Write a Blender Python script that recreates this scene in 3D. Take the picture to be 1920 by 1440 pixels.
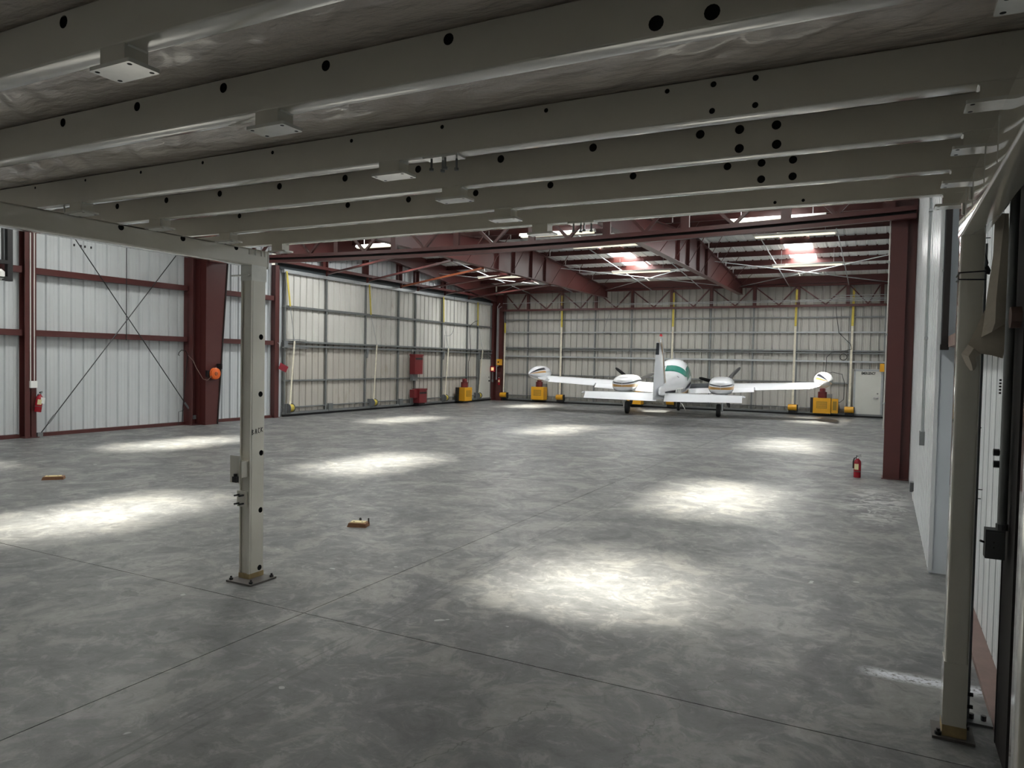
import bpy, bmesh, math, random
from mathutils import Vector, Matrix
random.seed(7)
for _o in list(bpy.data.objects): bpy.data.objects.remove(_o)
SC = bpy.context.scene
COL = SC.collection
R = math.radians

# ------------------------------------------------------------------ camera
cam = bpy.data.cameras.new('camera'); camo = bpy.data.objects.new('camera', cam); COL.objects.link(camo)
cam.sensor_width = 36; cam.lens = 25.578; cam.clip_start = .02; cam.clip_end = 300
_y, _p, _r = R(27.1205), R(-1.8133), R(1.1309)
fw = Vector((-math.sin(_y)*math.cos(_p), math.cos(_y)*math.cos(_p), math.sin(_p)))
rt = Vector((math.cos(_y), math.sin(_y), 0)); up = rt.cross(fw)
rt, up = math.cos(_r)*rt+math.sin(_r)*up, -math.sin(_r)*rt+math.cos(_r)*up
camo.matrix_world = Matrix(((rt.x, up.x, -fw.x, 0), (rt.y, up.y, -fw.y, 0), (rt.z, up.z, -fw.z, 2.0), (0, 0, 0, 1)))
SC.camera = camo

# ------------------------------------------------------------------ light and exposure
vs = SC.view_settings
vs.view_transform = 'Standard'; vs.look = 'None'; vs.gamma = 1; vs.use_curve_mapping = False; vs.exposure = 0.0
wd = bpy.data.worlds.new('sky'); SC.world = wd; wd.use_nodes = True
wd.node_tree.nodes['Background'].inputs[0].default_value = (.72, .84, 1, 1)
wd.node_tree.nodes['Background'].inputs[1].default_value = 2.0
SUN_DX, SUN_DY = .10, .15                     # drift per metre of fall
sun = bpy.data.lights.new('sun', 'SUN'); sun.energy = 84; sun.angle = R(15); sun.color = (1, .91, .74)
suno = bpy.data.objects.new('sun', sun); COL.objects.link(suno)
suno.rotation_euler = Vector((SUN_DX, SUN_DY, -1)).to_track_quat('-Z', 'Y').to_euler()
suno.location = (-8, 15, 20)
SKY_POWER_FAR, SKY_POWER_NEAR = 225, 50
RIDGE = 23.5
def roof_z(y):                                # underside of the roof sheets
    return 6.49-.086*abs(y-RIDGE-.5 if y > RIDGE else y-RIDGE+.5) if y > 14.6 else 6.1
SKY_X = (-2.75, -8.85, -14.75)
SKY_FAR = ((26.9, 29.7), (17.4, 20.2))
SKY_NEAR = ((3.6, 6.0), (9.0, 11.6), (-5.4, -4.5))  # last pair is an added skylight row behind the camera, lighting joist faces
SKYL = [(x, a, b) for a, b in SKY_FAR+SKY_NEAR for x in SKY_X]
SW = .457
for x, a, b in SKYL:                          # daylight scattered by each translucent roof panel, the added rear row included
    ld = bpy.data.lights.new('skylight_daylight', 'AREA'); ld.shape = 'RECTANGLE'; ld.size = 2*SW-.06; ld.size_y = b-a-.1
    ld.energy = SKY_POWER_FAR if a > 14.6 else SKY_POWER_NEAR; ld.color = (.95, .98, 1)
    lo = bpy.data.objects.new('skylight_daylight', ld); COL.objects.link(lo)
    yc = (a+b)/2; sl = math.atan2(roof_z(b)-roof_z(a), b-a)
    lo.location = (x, yc, roof_z(yc)-.015); lo.rotation_euler = (sl, 0, 0)

# ------------------------------------------------------------------ materials
MATS = {}
def mat(name, col, rough=.5, metal=0, var=.0, vscale=3.0, bump=0.0, bscale=40., spec=.5, emit=None, coat=0, stretch=None, dirt=None):
    m = bpy.data.materials.new(name); m.use_nodes = True; MATS[name] = m
    nt = m.node_tree; b = nt.nodes['Principled BSDF']
    b.inputs['Base Color'].default_value = (*col, 1); b.inputs['Roughness'].default_value = rough
    b.inputs['Metallic'].default_value = metal; b.inputs['Specular IOR Level'].default_value = spec
    if coat: b.inputs['Coat Weight'].default_value = coat; b.inputs['Coat Roughness'].default_value = .08
    if emit: b.inputs['Emission Color'].default_value = (*emit[0], 1); b.inputs['Emission Strength'].default_value = emit[1]
    if var or bump or dirt:
        g = nt.nodes.new('ShaderNodeNewGeometry'); src = g.outputs['Position']
        if stretch:
            mp = nt.nodes.new('ShaderNodeMapping'); mp.inputs['Scale'].default_value = stretch
            nt.links.new(src, mp.inputs['Vector']); src = mp.outputs['Vector']
    if var:
        n = nt.nodes.new('ShaderNodeTexNoise'); n.inputs['Scale'].default_value = vscale; n.inputs['Detail'].default_value = 6
        n.inputs['Roughness'].default_value = .65
        nt.links.new(src, n.inputs['Vector'])
        mr = nt.nodes.new('ShaderNodeMapRange'); mr.inputs['From Min'].default_value = .25; mr.inputs['From Max'].default_value = .75
        mr.inputs['To Min'].default_value = 1-var; mr.inputs['To Max'].default_value = 1+var
        nt.links.new(n.outputs['Fac'], mr.inputs['Value'])
        mx = nt.nodes.new('ShaderNodeMix'); mx.data_type = 'RGBA'; mx.blend_type = 'MULTIPLY'; mx.inputs[0].default_value = 1
        mx.inputs[6].default_value = (*col, 1); nt.links.new(mr.outputs[0], mx.inputs[7])
        out = mx.outputs[2]
        if dirt:
            d = nt.nodes.new('ShaderNodeTexNoise'); d.inputs['Scale'].default_value = dirt[1]; d.inputs['Detail'].default_value = 8
            d.inputs['Roughness'].default_value = .7
            nt.links.new(src, d.inputs['Vector'])
            r2 = nt.nodes.new('ShaderNodeMapRange'); r2.inputs['From Min'].default_value = dirt[2]; r2.inputs['From Max'].default_value = dirt[2]+.12
            nt.links.new(d.outputs['Fac'], r2.inputs['Value'])
            m2 = nt.nodes.new('ShaderNodeMix'); m2.data_type = 'RGBA'; m2.inputs[7].default_value = (*dirt[0], 1)
            nt.links.new(r2.outputs[0], m2.inputs[0]); nt.links.new(out, m2.inputs[6]); out = m2.outputs[2]
        nt.links.new(out, b.inputs['Base Color'])
    if bump:
        n2 = nt.nodes.new('ShaderNodeTexNoise'); n2.inputs['Scale'].default_value = bscale; n2.inputs['Detail'].default_value = 5
        nt.links.new(src, n2.inputs['Vector'])
        bp = nt.nodes.new('ShaderNodeBump'); bp.inputs['Strength'].default_value = bump; bp.inputs['Distance'].default_value = .02
        nt.links.new(n2.outputs['Fac'], bp.inputs['Height']); nt.links.new(bp.outputs[0], b.inputs['Normal'])
    return m

mat('mezz_paint', (.74, .715, .63), .13, var=.05, vscale=2.5, spec=1.0, coat=1.0, dirt=((.42, .39, .32), 2.2, .68))
mat('mezz_worn', (.80, .80, .75), .16, var=.10, vscale=9, spec=1.0, coat=1.0)
mat('hole_shade', (.01, .01, .01), .9)  # black for the shade inside holes, laid on sheets and discs
mat('vinyl', (.70, .62, .55), .22, var=.05, vscale=1.4, coat=.6, bump=1.0, bscale=10, stretch=(1, 2.2, 1))
mat('red_oxide', (.080, .0215, .0195), .40, var=.10, vscale=1.6)
mat('red_brown', (.17, .11, .095), .55, var=.18, vscale=6)
mat('red_primer', (.33, .085, .03), .45, var=.1)
mat('wall_white', (.56, .585, .60), .38, var=.04, vscale=.9)
mat('wall_gloss', (.64, .665, .69), .24, var=.04, vscale=.9)
mat('grey_panel', (.56, .60, .65), .5, var=.02, vscale=1)
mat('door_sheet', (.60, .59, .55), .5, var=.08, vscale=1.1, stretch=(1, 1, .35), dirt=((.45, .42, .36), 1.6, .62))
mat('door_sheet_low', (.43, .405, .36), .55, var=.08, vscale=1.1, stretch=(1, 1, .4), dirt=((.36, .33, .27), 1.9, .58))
mat('back_sheet', (.42, .41, .375), .5, var=.09, vscale=1.2, stretch=(1, 1, .35), dirt=((.38, .36, .31), 1.5, .62))
mat('roof_sheet', (.66, .67, .66), .42, var=.06, vscale=1)
mat('galv', (.42, .44, .45), .42, metal=.55, var=.12, vscale=7)
mat('galv_dark', (.20, .21, .215), .5, metal=.4, var=.12, vscale=7)
mat('frame_grey', (.19, .20, .20), .45, metal=.35, var=.1, vscale=4)
mat('white_pipe', (.66, .63, .60), .4)
mat('black', (.012, .012, .013), .5)
mat('rubber', (.014, .014, .015), .75)
mat('black_metal', (.022, .022, .024), .4, metal=.3)
mat('shade_black_steel', (.012, .008, .008), .7)  # red column steel with its shadow in the colour; black track too
mat('bounce_wall_pale', (.66, .64, .58), .6)  # pale tone of the added wall that bounces light forward
mat('slate', (.018, .026, .030), .6)
mat('box_grey', (.085, .088, .092), .5, metal=.3)
mat('tarp', (.62, .56, .47), .75, var=.12, vscale=5, bump=.25, bscale=14)
mat('yellow', (.72, .36, .02), .38, var=.06, vscale=6)
mat('yellow_dark', (.30, .19, .03), .6)
mat('strap_yellow', (.55, .44, .07), .7, var=.15, vscale=14)
mat('strap_white', (.66, .62, .50), .75, var=.2, vscale=9)
mat('motor_red', (.12, .016, .017), .4)
mat('cover_red', (.17, .018, .022), .38, var=.06, vscale=5)
mat('sign_red', (.20, .012, .022), .45)
mat('ext_red', (.30, .010, .020), .25)
mat('ext_label', (.66, .58, .33), .5, var=.15, vscale=60)
mat('paper', (.80, .80, .78), .6)
mat('chrome', (.62, .62, .63), .2, metal=1)
mat('wood_side', (.20, .095, .045), .6, var=.3, vscale=18, stretch=(1, 1, 6))
mat('wood_top', (.66, .56, .30), .55, var=.15, vscale=14)
mat('base_rust', (.11, .10, .095), .6, var=.25, vscale=14)
mat('seal_stain', (.36, .27, .13), .7, var=.2, vscale=20)
mat('orange', (.75, .13, .015), .4)
mat('ink', (.012, .012, .012), .7)
mat('door_paint', (.60, .60, .55), .42, var=.04, vscale=2)
mat('plane_white', (.80, .82, .85), .22, coat=.5, var=.02, vscale=2)
mat('plane_gold', (.52, .30, .11), .35)
mat('plane_navy', (.016, .018, .028), .3)
mat('plane_green', (.035, .20, .155), .08, spec=.8)
mat('walkway', (.035, .038, .045), .85)
mat('prop', (.016, .016, .017), .35)
mat('alloy', (.45, .46, .47), .35, metal=.8)
mat('lamp_tube', (.85, .83, .72), .4, emit=((1, .93, .72), .9))
mat('fixture_white', (.78, .78, .76), .35)
mat('beacon_red', (.6, .02, .03), .2)
mat('amber', (.8, .55, .25), .3, emit=((1, .6, .3), .6))

def skylight_mat():
    m = bpy.data.materials.new('skylight_panel'); m.use_nodes = True; nt = m.node_tree; nt.nodes.clear()
    o = nt.nodes.new('ShaderNodeOutputMaterial'); a = nt.nodes.new('ShaderNodeBsdfTransparent'); t = nt.nodes.new('ShaderNodeBsdfTranslucent')
    a.inputs[0].default_value = (.9, .95, 1, 1); t.inputs[0].default_value = (.85, .9, .95, 1)
    x = nt.nodes.new('ShaderNodeMixShader'); x.inputs[0].default_value = .55
    nt.links.new(a.outputs[0], x.inputs[1]); nt.links.new(t.outputs[0], x.inputs[2]); nt.links.new(x.outputs[0], o.inputs[0])
    MATS['skylight'] = m
skylight_mat()

def floor_mat():
    m = bpy.data.materials.new('concrete'); m.use_nodes = True; MATS['concrete'] = m
    nt = m.node_tree; N = nt.nodes.new; L = nt.links.new; b = nt.nodes['Principled BSDF']
    g = N('ShaderNodeNewGeometry'); sep = N('ShaderNodeSeparateXYZ'); L(g.outputs['Position'], sep.inputs[0])
    X, Y = sep.outputs[0], sep.outputs[1]
    def math_(op, a, c=None, d=None):
        n = N('ShaderNodeMath'); n.operation = op
        for i, v in enumerate((a, c, d)):
            if v is None: continue
            if isinstance(v, (int, float)): n.inputs[i].default_value = v
            else: L(v, n.inputs[i])
        return n.outputs[0]
    def noise(scale, detail=7, rough=.62, dist=0, vec=None):
        n = N('ShaderNodeTexNoise'); n.inputs['Scale'].default_value = scale; n.inputs['Detail'].default_value = detail
        n.inputs['Roughness'].default_value = rough; n.inputs['Distortion'].default_value = dist
        L(vec or g.outputs['Position'], n.inputs['Vector']); return n.outputs['Fac']
    def rng(v, a, c, t0=0., t1=1.):
        n = N('ShaderNodeMapRange'); n.inputs[1].default_value = a; n.inputs[2].default_value = c; n.inputs[3].default_value = t0; n.inputs[4].default_value = t1
        L(v, n.inputs[0]); return n.outputs[0]
    def mix(f, a, c, mode='MIX'):
        n = N('ShaderNodeMix'); n.data_type = 'RGBA'; n.blend_type = mode
        if isinstance(f, (int, float)): n.inputs[0].default_value = f
        else: L(f, n.inputs[0])
        for i, v in ((6, a), (7, c)):
            if isinstance(v, tuple): n.inputs[i].default_value = (*v, 1)
            else: L(v, n.inputs[i])
        return n.outputs[2]
    big = noise(.35, 5, .6, .4); mid = noise(1.6, 8, .68, .8); fine = noise(9, 8, .7, .3)
    col = mix(rng(big, .3, .7), (.108, .112, .118), (.150, .151, .150))
    col = mix(rng(mid, .51, .575), col, (.195, .193, .186))
    m2 = noise(4.5, 9, .72, 1.0)
    col = mix(math_('MULTIPLY', rng(m2, .53, .60), .55), col, (.26, .258, .25))
    col = mix(math_('MULTIPLY', rng(m2, .45, .37), .6), col, (.075, .076, .078))
    col = mix(math_('MULTIPLY', rng(mid, .46, .36), .5), col, (.066, .068, .072))
    f2 = rng(fine, .3, .7, .82, 1.16)
    n = N('ShaderNodeCombineColor')
    for i in range(3): L(f2, n.inputs[i])
    col = mix(1., col, n.outputs[0], 'MULTIPLY')
    # trowel scratches, pale
    mp = N('ShaderNodeMapping'); mp.inputs['Scale'].default_value = (1, 5, 1); mp.inputs['Rotation'].default_value = (0, 0, .35); L(g.outputs['Position'], mp.inputs[0])
    sc_ = noise(2.6, 9, .75, 1.2, mp.outputs[0])
    col = mix(math_('MULTIPLY', rng(sc_, .58, .70), .45), col, (.29, .29, .28))
    # tyre marks running down the hall
    wob = math_('MULTIPLY', math_('SUBTRACT', noise(.5, 2), .5), .12)
    brk = rng(noise(5, 3), .42, .56)
    for x0, w in ((-3.24, .016), (-3.40, .012), (-3.33, .007), (-6.05, .012)):
        xx = math_('ADD', math_('ADD', X, math_('MULTIPLY', Y, .018)), wob)
        d = math_('ABSOLUTE', math_('SUBTRACT', xx, x0+.07))
        f = math_('MULTIPLY', math_('LESS_THAN', d, w), math_('MULTIPLY', brk, math_('LESS_THAN', Y, 13.)))
        col = mix(math_('MULTIPLY', f, .55), col, (.06, .06, .062))
    # hairline cracks
    wig = math_('MULTIPLY', math_('SUBTRACT', noise(2.6, 4), .5), .55)
    for x0, k, y0, y1 in ((-1.25, .10, 2.0, 4.25), (-2.25, .32, 2.2, 3.9), (-1.05, .55, 4.3, 5.0), (-6.4, .9, 4.35, 5.4)):
        d = math_('ABSOLUTE', math_('SUBTRACT', math_('ADD', X, wig), math_('ADD', math_('MULTIPLY', math_('SUBTRACT', Y, y0), k), x0)))
        f = math_('MULTIPLY', math_('LESS_THAN', d, .0055), math_('MULTIPLY', math_('GREATER_THAN', Y, y0), math_('LESS_THAN', Y, y1)))
        col = mix(math_('MULTIPLY', f, .6), col, (.05, .05, .05))
    # paint spilt near the right wall, and a chalky streak
    dx = math_('DIVIDE', math_('SUBTRACT', X, -.05), .55); dy = math_('DIVIDE', math_('SUBTRACT', Y, 12.0), 1.9)
    rad = math_('ADD', math_('MULTIPLY', dx, dx), math_('MULTIPLY', dy, dy))
    sp = math_('MULTIPLY', rng(rad, 1.0, .1), rng(noise(3.2, 7, .7, 1.5), .47, .56))
    col = mix(math_('MULTIPLY', sp, .75), col, (.55, .55, .54))
    d = math_('ABSOLUTE', math_('SUBTRACT', math_('ADD', Y, math_('MULTIPLY', math_('SUBTRACT', noise(4, 3), .5), .08)), 5.32))
    st = math_('MULTIPLY', rng(d, .10, .03), math_('MULTIPLY', rng(X, -.12, .05), rng(noise(30, 4), .38, .5)))
    col = mix(math_('MULTIPLY', st, .9), col, (.72, .74, .80))
    spk = rng(noise(4.2, 2), .735, .745)
    col = mix(math_('MULTIPLY', spk, .6), col, (.5, .5, .5))
    # oil spots
    for ox, oy, r0 in ((-4.55, 3.55, .055), (-4.62, 3.42, .06), (-5.55, 3.9, .10), (-6.1, 4.5, .03)):
        ax = math_('SUBTRACT', X, ox); ay = math_('MULTIPLY', math_('SUBTRACT', Y, oy), 1.6)
        rr = math_('SQRT', math_('ADD', math_('MULTIPLY', ax, ax), math_('MULTIPLY', ay, ay)))
        f = rng(math_('ADD', rr, math_('MULTIPLY', math_('SUBTRACT', noise(14, 4), .5), r0*2.4)), r0, r0*.8)
        col = mix(math_('MULTIPLY', f, .6), col, (.05, .05, .052))
    L(col, b.inputs['Base Color'])
    L(rng(mid, .35, .65, .50, .38), b.inputs['Roughness'])
    b.inputs['Specular IOR Level'].default_value = .42
    bp = N('ShaderNodeBump'); bp.inputs['Strength'].default_value = .18; bp.inputs['Distance'].default_value = .01
    L(noise(24, 8, .7, .6), bp.inputs['Height']); L(bp.outputs[0], b.inputs['Normal'])
floor_mat()

# ------------------------------------------------------------------ mesh helpers
class MB:
    def __init__(s): s.v = []; s.f = []; s.m = []; s.mi = 0
    def add(s, vs_, fs):
        o = len(s.v); s.v += [tuple(p) for p in vs_]
        for f in fs: s.f.append(tuple(i+o for i in f)); s.m.append(s.mi)
        return s
    def box(s, x0, x1, y0, y1, z0, z1):
        return s.add([(x0, y0, z0), (x1, y0, z0), (x1, y1, z0), (x0, y1, z0), (x0, y0, z1), (x1, y0, z1), (x1, y1, z1), (x0, y1, z1)],
                     [(0, 3, 2, 1), (4, 5, 6, 7), (0, 1, 5, 4), (1, 2, 6, 5), (2, 3, 7, 6), (3, 0, 4, 7)])
    def prism(s, pts, axis, a, b):
        def P(u, v, w): return ((w, u, v), (u, w, v), (u, v, w))[axis]
        n = len(pts)
        return s.add([P(u, v, a) for u, v in pts]+[P(u, v, b) for u, v in pts],
                     [tuple(range(n-1, -1, -1)), tuple(range(n, 2*n))]+[(i, (i+1) % n, n+(i+1) % n, n+i) for i in range(n)])
    def loft(s, rings, cap=True):
        n = len(rings[0]); vv = [p for r in rings for p in r]; ff = []
        for k in range(len(rings)-1):
            for i in range(n): ff.append((k*n+i, k*n+(i+1) % n, (k+1)*n+(i+1) % n, (k+1)*n+i))
        if cap: ff += [tuple(range(n-1, -1, -1)), tuple((len(rings)-1)*n+i for i in range(n))]
        return s.add(vv, ff)
    def grid(s, rows):
        n = len(rows[0]); vv = [p for r in rows for p in r]
        return s.add(vv, [(k*n+i, k*n+i+1, (k+1)*n+i+1, (k+1)*n+i) for k in range(len(rows)-1) for i in range(n-1)])
    def cyl(s, p0, p1, r, n=10, r1=None):
        p0 = Vector(p0); p1 = Vector(p1); d = (p1-p0).normalized(); a = d.orthogonal().normalized(); b = d.cross(a); r1 = r if r1 is None else r1
        return s.loft([[p+(a*math.cos(2*math.pi*i/n)+b*math.sin(2*math.pi*i/n))*q for i in range(n)] for p, q in ((p0, r), (p1, r1))])
    def tube(s, pts, r, n=6):
        pts = [Vector(p) for p in pts]; rings = []; a = None
        for i, p in enumerate(pts):
            d = (pts[min(i+1, len(pts)-1)]-pts[max(i-1, 0)]).normalized()
            a = d.orthogonal().normalized() if a is None else (a-d*a.dot(d)).normalized()
            b = d.cross(a); rings.append([p+(a*math.cos(2*math.pi*k/n)+b*math.sin(2*math.pi*k/n))*r for k in range(n)])
        return s.loft(rings)
    def bar(s, p0, p1, w, h, upv=(0, 0, 1)):           # rectangular bar between two points
        p0 = Vector(p0); p1 = Vector(p1); d = (p1-p0).normalized(); u = Vector(upv)
        if abs(d.dot(u)) > .98: u = Vector((0, 1, 0))
        sd = d.cross(u).normalized()*w/2; u2 = sd.cross(d).normalized()*h/2
        return s.loft([[p-sd-u2, p+sd-u2, p+sd+u2, p-sd+u2] for p in (p0, p1)])
    def lathe(s, prof, c=(0, 0, 0), n=20, axis=2):
        def P(r, h, t):
            a, b = r*math.cos(t), r*math.sin(t)
            q = ((h, a, b), (a, h, b), (a, b, h))[axis]
            return (q[0]+c[0], q[1]+c[1], q[2]+c[2])
        return s.loft([[P(r, h, 2*math.pi*i/n) for i in range(n)] for r, h in prof])

def mesh_of(name, mb, mats, smooth=None):
    me = bpy.data.meshes.new(name); me.from_pydata(mb.v, [], mb.f)
    for mm in (mats if isinstance(mats, (list, tuple)) else [mats]): me.materials.append(MATS[mm])
    if isinstance(mats, (list, tuple)): me.polygons.foreach_set('material_index', mb.m)
    bm = bmesh.new(); bm.from_mesh(me); bmesh.ops.recalc_face_normals(bm, faces=bm.faces); bm.to_mesh(me); bm.free()
    if smooth is not None:
        me.polygons.foreach_set('use_smooth', [True]*len(me.polygons)); me.set_sharp_from_angle(angle=R(smooth))
    me.update(); return me
def wloc(o):
    v = Vector((0, 0, 0))
    while o is not None: v += o.location; o = o.parent
    return v
def obj(name, mb, mats, parent=None, smooth=None, local=False):
    """one mesh object; vertices are given in world metres unless local"""
    if parent is not None and not local:
        w = wloc(parent); mb.v = [(p[0]-w.x, p[1]-w.y, p[2]-w.z) for p in mb.v]; loc = (0, 0, 0)
    elif parent is None and not local:
        xs, ys, zs = zip(*mb.v); loc = ((min(xs)+max(xs))/2, (min(ys)+max(ys))/2, min(zs))
        mb.v = [(p[0]-loc[0], p[1]-loc[1], p[2]-loc[2]) for p in mb.v]
    else: loc = (0, 0, 0)
    o = bpy.data.objects.new(name, mesh_of(name, mb, mats, smooth)); COL.objects.link(o); o.location = loc; o.parent = parent
    return o
def inst(name, me, loc, parent=None, rz=0, rot=None, scale=None):
    o = bpy.data.objects.new(name, me); COL.objects.link(o)
    w = wloc(parent) if parent is not None else Vector((0, 0, 0))
    o.location = Vector(loc)-w; o.rotation_euler = rot or (0, 0, rz); o.parent = parent
    if scale: o.scale = scale
    return o
def tag(o, label=None, cat=None, group=None, kind=None):
    if label: o['label'] = label
    if cat: o['category'] = cat
    if group: o['group'] = group
    if kind: o['kind'] = kind
    return o
def thing(name, loc, label, cat, group=None, rz=0, kind=None):
    o = bpy.data.objects.new(name, None); COL.objects.link(o); o.location = loc; o.rotation_euler = (0, 0, rz); o.empty_display_size = .1
    return tag(o, label, cat, group, kind)
def struct(name, loc=(0, 0, 0), label=None):
    return thing(name, loc, label, None, kind='structure')
def part(name, parent, mats, build, smooth=None, local=False):
    m = MB(); build(m); return obj(name, m, mats, parent, smooth, local)
def text_mesh(s, size, depth=.0015):
    cu = bpy.data.curves.new('t', 'FONT'); cu.body = s; cu.size = size; cu.extrude = depth; cu.align_x = 'CENTER'; cu.align_y = 'CENTER'; cu.resolution_u = 2; cu.offset = size*.035
    o = bpy.data.objects.new('t', cu); COL.objects.link(o)
    bpy.context.view_layer.update()
    me = bpy.data.meshes.new_from_object(o.evaluated_get(bpy.context.evaluated_depsgraph_get()))
    bpy.data.objects.remove(o); return me
def rrect(w, h, r, n=4):                                  # rounded rectangle outline
    out = []
    for cx, cy, a0 in ((w/2-r, h/2-r, 0), (-w/2+r, h/2-r, 90), (-w/2+r, -h/2+r, 180), (w/2-r, -h/2+r, 270)):
        for k in range(n+1): a = R(a0+90*k/n); out.append((cx+r*math.cos(a), cy+r*math.sin(a)))
    return out
def tube_with_holes(name, parent, mats, axis, a0, a1, u0, u1, v0, v1, face, holes, rad=.012):
    """hollow rectangular steel tube along axis (0 x, 1 y, 2 z); real round holes cut in one face ('u0' or 'u1'); holes: (along, v, r)"""
    def P(a, u, v): return ((a, u, v), (u, a, v), (u, v, a))[axis]
    w, h = u1-u0, v1-v0; cu, cv = (u0+u1)/2, (v0+v1)/2
    ring = [(cu+p, cv+q) for p, q in rrect(w, h, rad, 3)]; n = len(ring)
    skip = {('u1'): n-1, ('u0'): 7}[face]
    mb = MB(); vv = [P(a0, *p) for p in ring]+[P(a1, *p) for p in ring]
    mb.add(vv, [(i, (i+1) % n, n+(i+1) % n, n+i) for i in range(n) if i != skip]+[tuple(range(n-1, -1, -1)), tuple(range(n, 2*n))])
    if holes:                                             # black sheet behind the holes, painted shade of the hollow
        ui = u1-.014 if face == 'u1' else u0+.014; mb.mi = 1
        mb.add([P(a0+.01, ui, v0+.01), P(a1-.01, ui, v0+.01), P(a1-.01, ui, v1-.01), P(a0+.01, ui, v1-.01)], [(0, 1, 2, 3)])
    me_o = obj(name, mb, [mats, 'hole_shade'], parent, smooth=40)
    off = Vector(mb.v[0])-Vector(vv[0]); bm = bmesh.new(); bm.from_mesh(me_o.data); bm2 = bmesh.new()
    uf = u1 if face == 'u1' else u0; edges = []
    def loop(pts):
        vs2 = [bm2.verts.new(Vector(P(a, uf, v))+off) for a, v in pts]
        edges.extend(bm2.edges.new((vs2[i], vs2[(i+1) % len(vs2)])) for i in range(len(vs2)))
    loop([(a0, v0+rad), (a1, v0+rad), (a1, v1-rad), (a0, v1-rad)])
    for a, v, r in holes: loop([(a+r*math.cos(2*math.pi*k/14), v+r*math.sin(2*math.pi*k/14)) for k in range(14)])
    bmesh.ops.triangle_fill(bm2, use_beauty=True, use_dissolve=False, edges=edges)
    nrm = Vector(P(0, 1 if face == 'u1' else -1, 0))
    for f in bm2.faces:
        f.normal_update()
        if f.normal.dot(nrm) < 0: f.normal_flip()
    tm = bpy.data.meshes.new('t'); bm2.to_mesh(tm); bm2.free(); bm.from_mesh(tm); bm.to_mesh(me_o.data); bm.free(); bpy.data.meshes.remove(tm)
    return me_o
def rib_profile(width, pitch=.3048, depth=.045):
    out = [(0, 0)]; x = pitch/2
    while x < width:
        out += [(x-.036, 0), (x-.016, depth), (x+.016, depth), (x+.036, 0)]
        if x+pitch/2 < width+.01: out += [(x+.095, 0), (x+.105, .006), (x+.115, 0), (x+.19, 0), (x+.20, .006), (x+.21, 0)]
        x += pitch
    out = [p for p in out if p[0] < width]+[(width, 0)]
    return out
_sheets = {}
def sheet(width, h, mats):                                # ribbed metal sheet, x along width, ribs pushed to +y, z up
    k = (round(width, 3), round(h, 3), mats)
    if k not in _sheets:
        pr = rib_profile(width); mb = MB(); mb.grid([[(x, d, 0) for x, d in pr], [(x, d, h) for x, d in pr]])
        _sheets[k] = mesh_of('sheet', mb, mats)
    return _sheets[k]
def bolt(mb, p, d, r=.012, h=.012):
    p = Vector(p); d = Vector(d).normalized(); mb.cyl(p, p+d*h, r, 6); mb.cyl(p+d*h, p+d*h*2.0, r*.55, 6)

# ================================================================== the setting
XL, XR, YN, YB = -17.80, .44, -9.0, 32.6
fl = part('floor', None, 'black', lambda m: m.box(-18.2, 1.2, YN-.2, 33.2, -.3, -.035)); tag(fl, 'grey trowelled concrete hangar floor', kind='structure')
xs_ = (-18.1, -10.08, -3.98, 1.1); ys_ = (YN-.1, 4.28, 14.85, 23.9, 33.1)
for i in range(3):
    for j in range(4):
        part('slab', fl, 'concrete', lambda m: m.box(xs_[i]+.004, xs_[i+1]-.004, ys_[j]+.004, ys_[j+1]-.004, -.2, 0))

def col_I(m, xa, xb, ya, yb, z0, z1, along='y', t=.022):
    """H section: flanges at the two ends of the 'along' axis, web between"""
    if along == 'y':
        m.box(xa, xb, ya, ya+t, z0, z1); m.box(xa, xb, yb-t, yb, z0, z1); xm = (xa+xb)/2; m.box(xm-t/2, xm+t/2, ya, yb, z0, z1)
    else:
        m.box(xa, xa+t, ya, yb, z0, z1); m.box(xb-t, xb, ya, yb, z0, z1); ym = (ya+yb)/2; m.box(xa, xb, ym-t/2, ym+t/2, z0, z1)

# ---- left wall: near part with girts, door wall beyond, clerestory above the door
wl = struct('wall_left', (XL, 12, 0), 'left wall of white ribbed metal sheets between red steel')
SHW = .9144
for k in range(10):
    inst('wall_sheet', sheet(SHW, 6.0, 'wall_white'), (XL, 8.37+k*SHW, .02), wl, R(90))
inst('wall_sheet', sheet(SHW*20, 6.0, 'wall_white'), (XL, 8.37-20*SHW, .02), wl, R(90))
for z, zz in ((2.36, 2.50), (3.80, 3.945)):
    for a, b in ((-2.5, 9.72), (10.03, 14.18), (14.95, 17.42)):
        def g_(m):
            m.box(XL+.01, XL+.03, a, b, z, zz); m.box(XL+.03, XL+.20, a, b, zz-.012, zz); m.box(XL+.17, XL+.20, a, b, z+.0, zz-.012); m.box(XL+.03, XL+.17, a, b, z, z+.010)
        part('girt', wl, 'red_oxide', g_)
for a, b in ((-2.5, 9.7), (10.04, 17.45)): part('base_channel', wl, 'red_oxide', lambda m: m.box(XL+.005, XL+.12, a, b, 0, .085))
for y, w in ((11.02, .03), (11.19, .025), (11.29, .03), (11.45, .025)): part('wall_clip', wl, 'black', lambda m: m.box(XL+.003, XL+.03, y, y+w, 4.60, 4.60+.055))
# clerestory sheets above the left door (under the gable)
def gable(y): return 5.84-.062*abs(y-RIDGE)-.004*max(0, abs(y-RIDGE)-3)**2*.9
k = 0; y = 17.7
while y < 32.2:
    w = min(SHW, 32.25-y); inst('wall_sheet', sheet(w, 1.6, 'wall_white'), (XL-.02, y, 4.90), wl, R(90)); y += SHW
part('flashing', wl, 'slate', lambda m: m.box(XL-.05, XL+.06, 17.7, 32.2, 4.87, 5.07))

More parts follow.
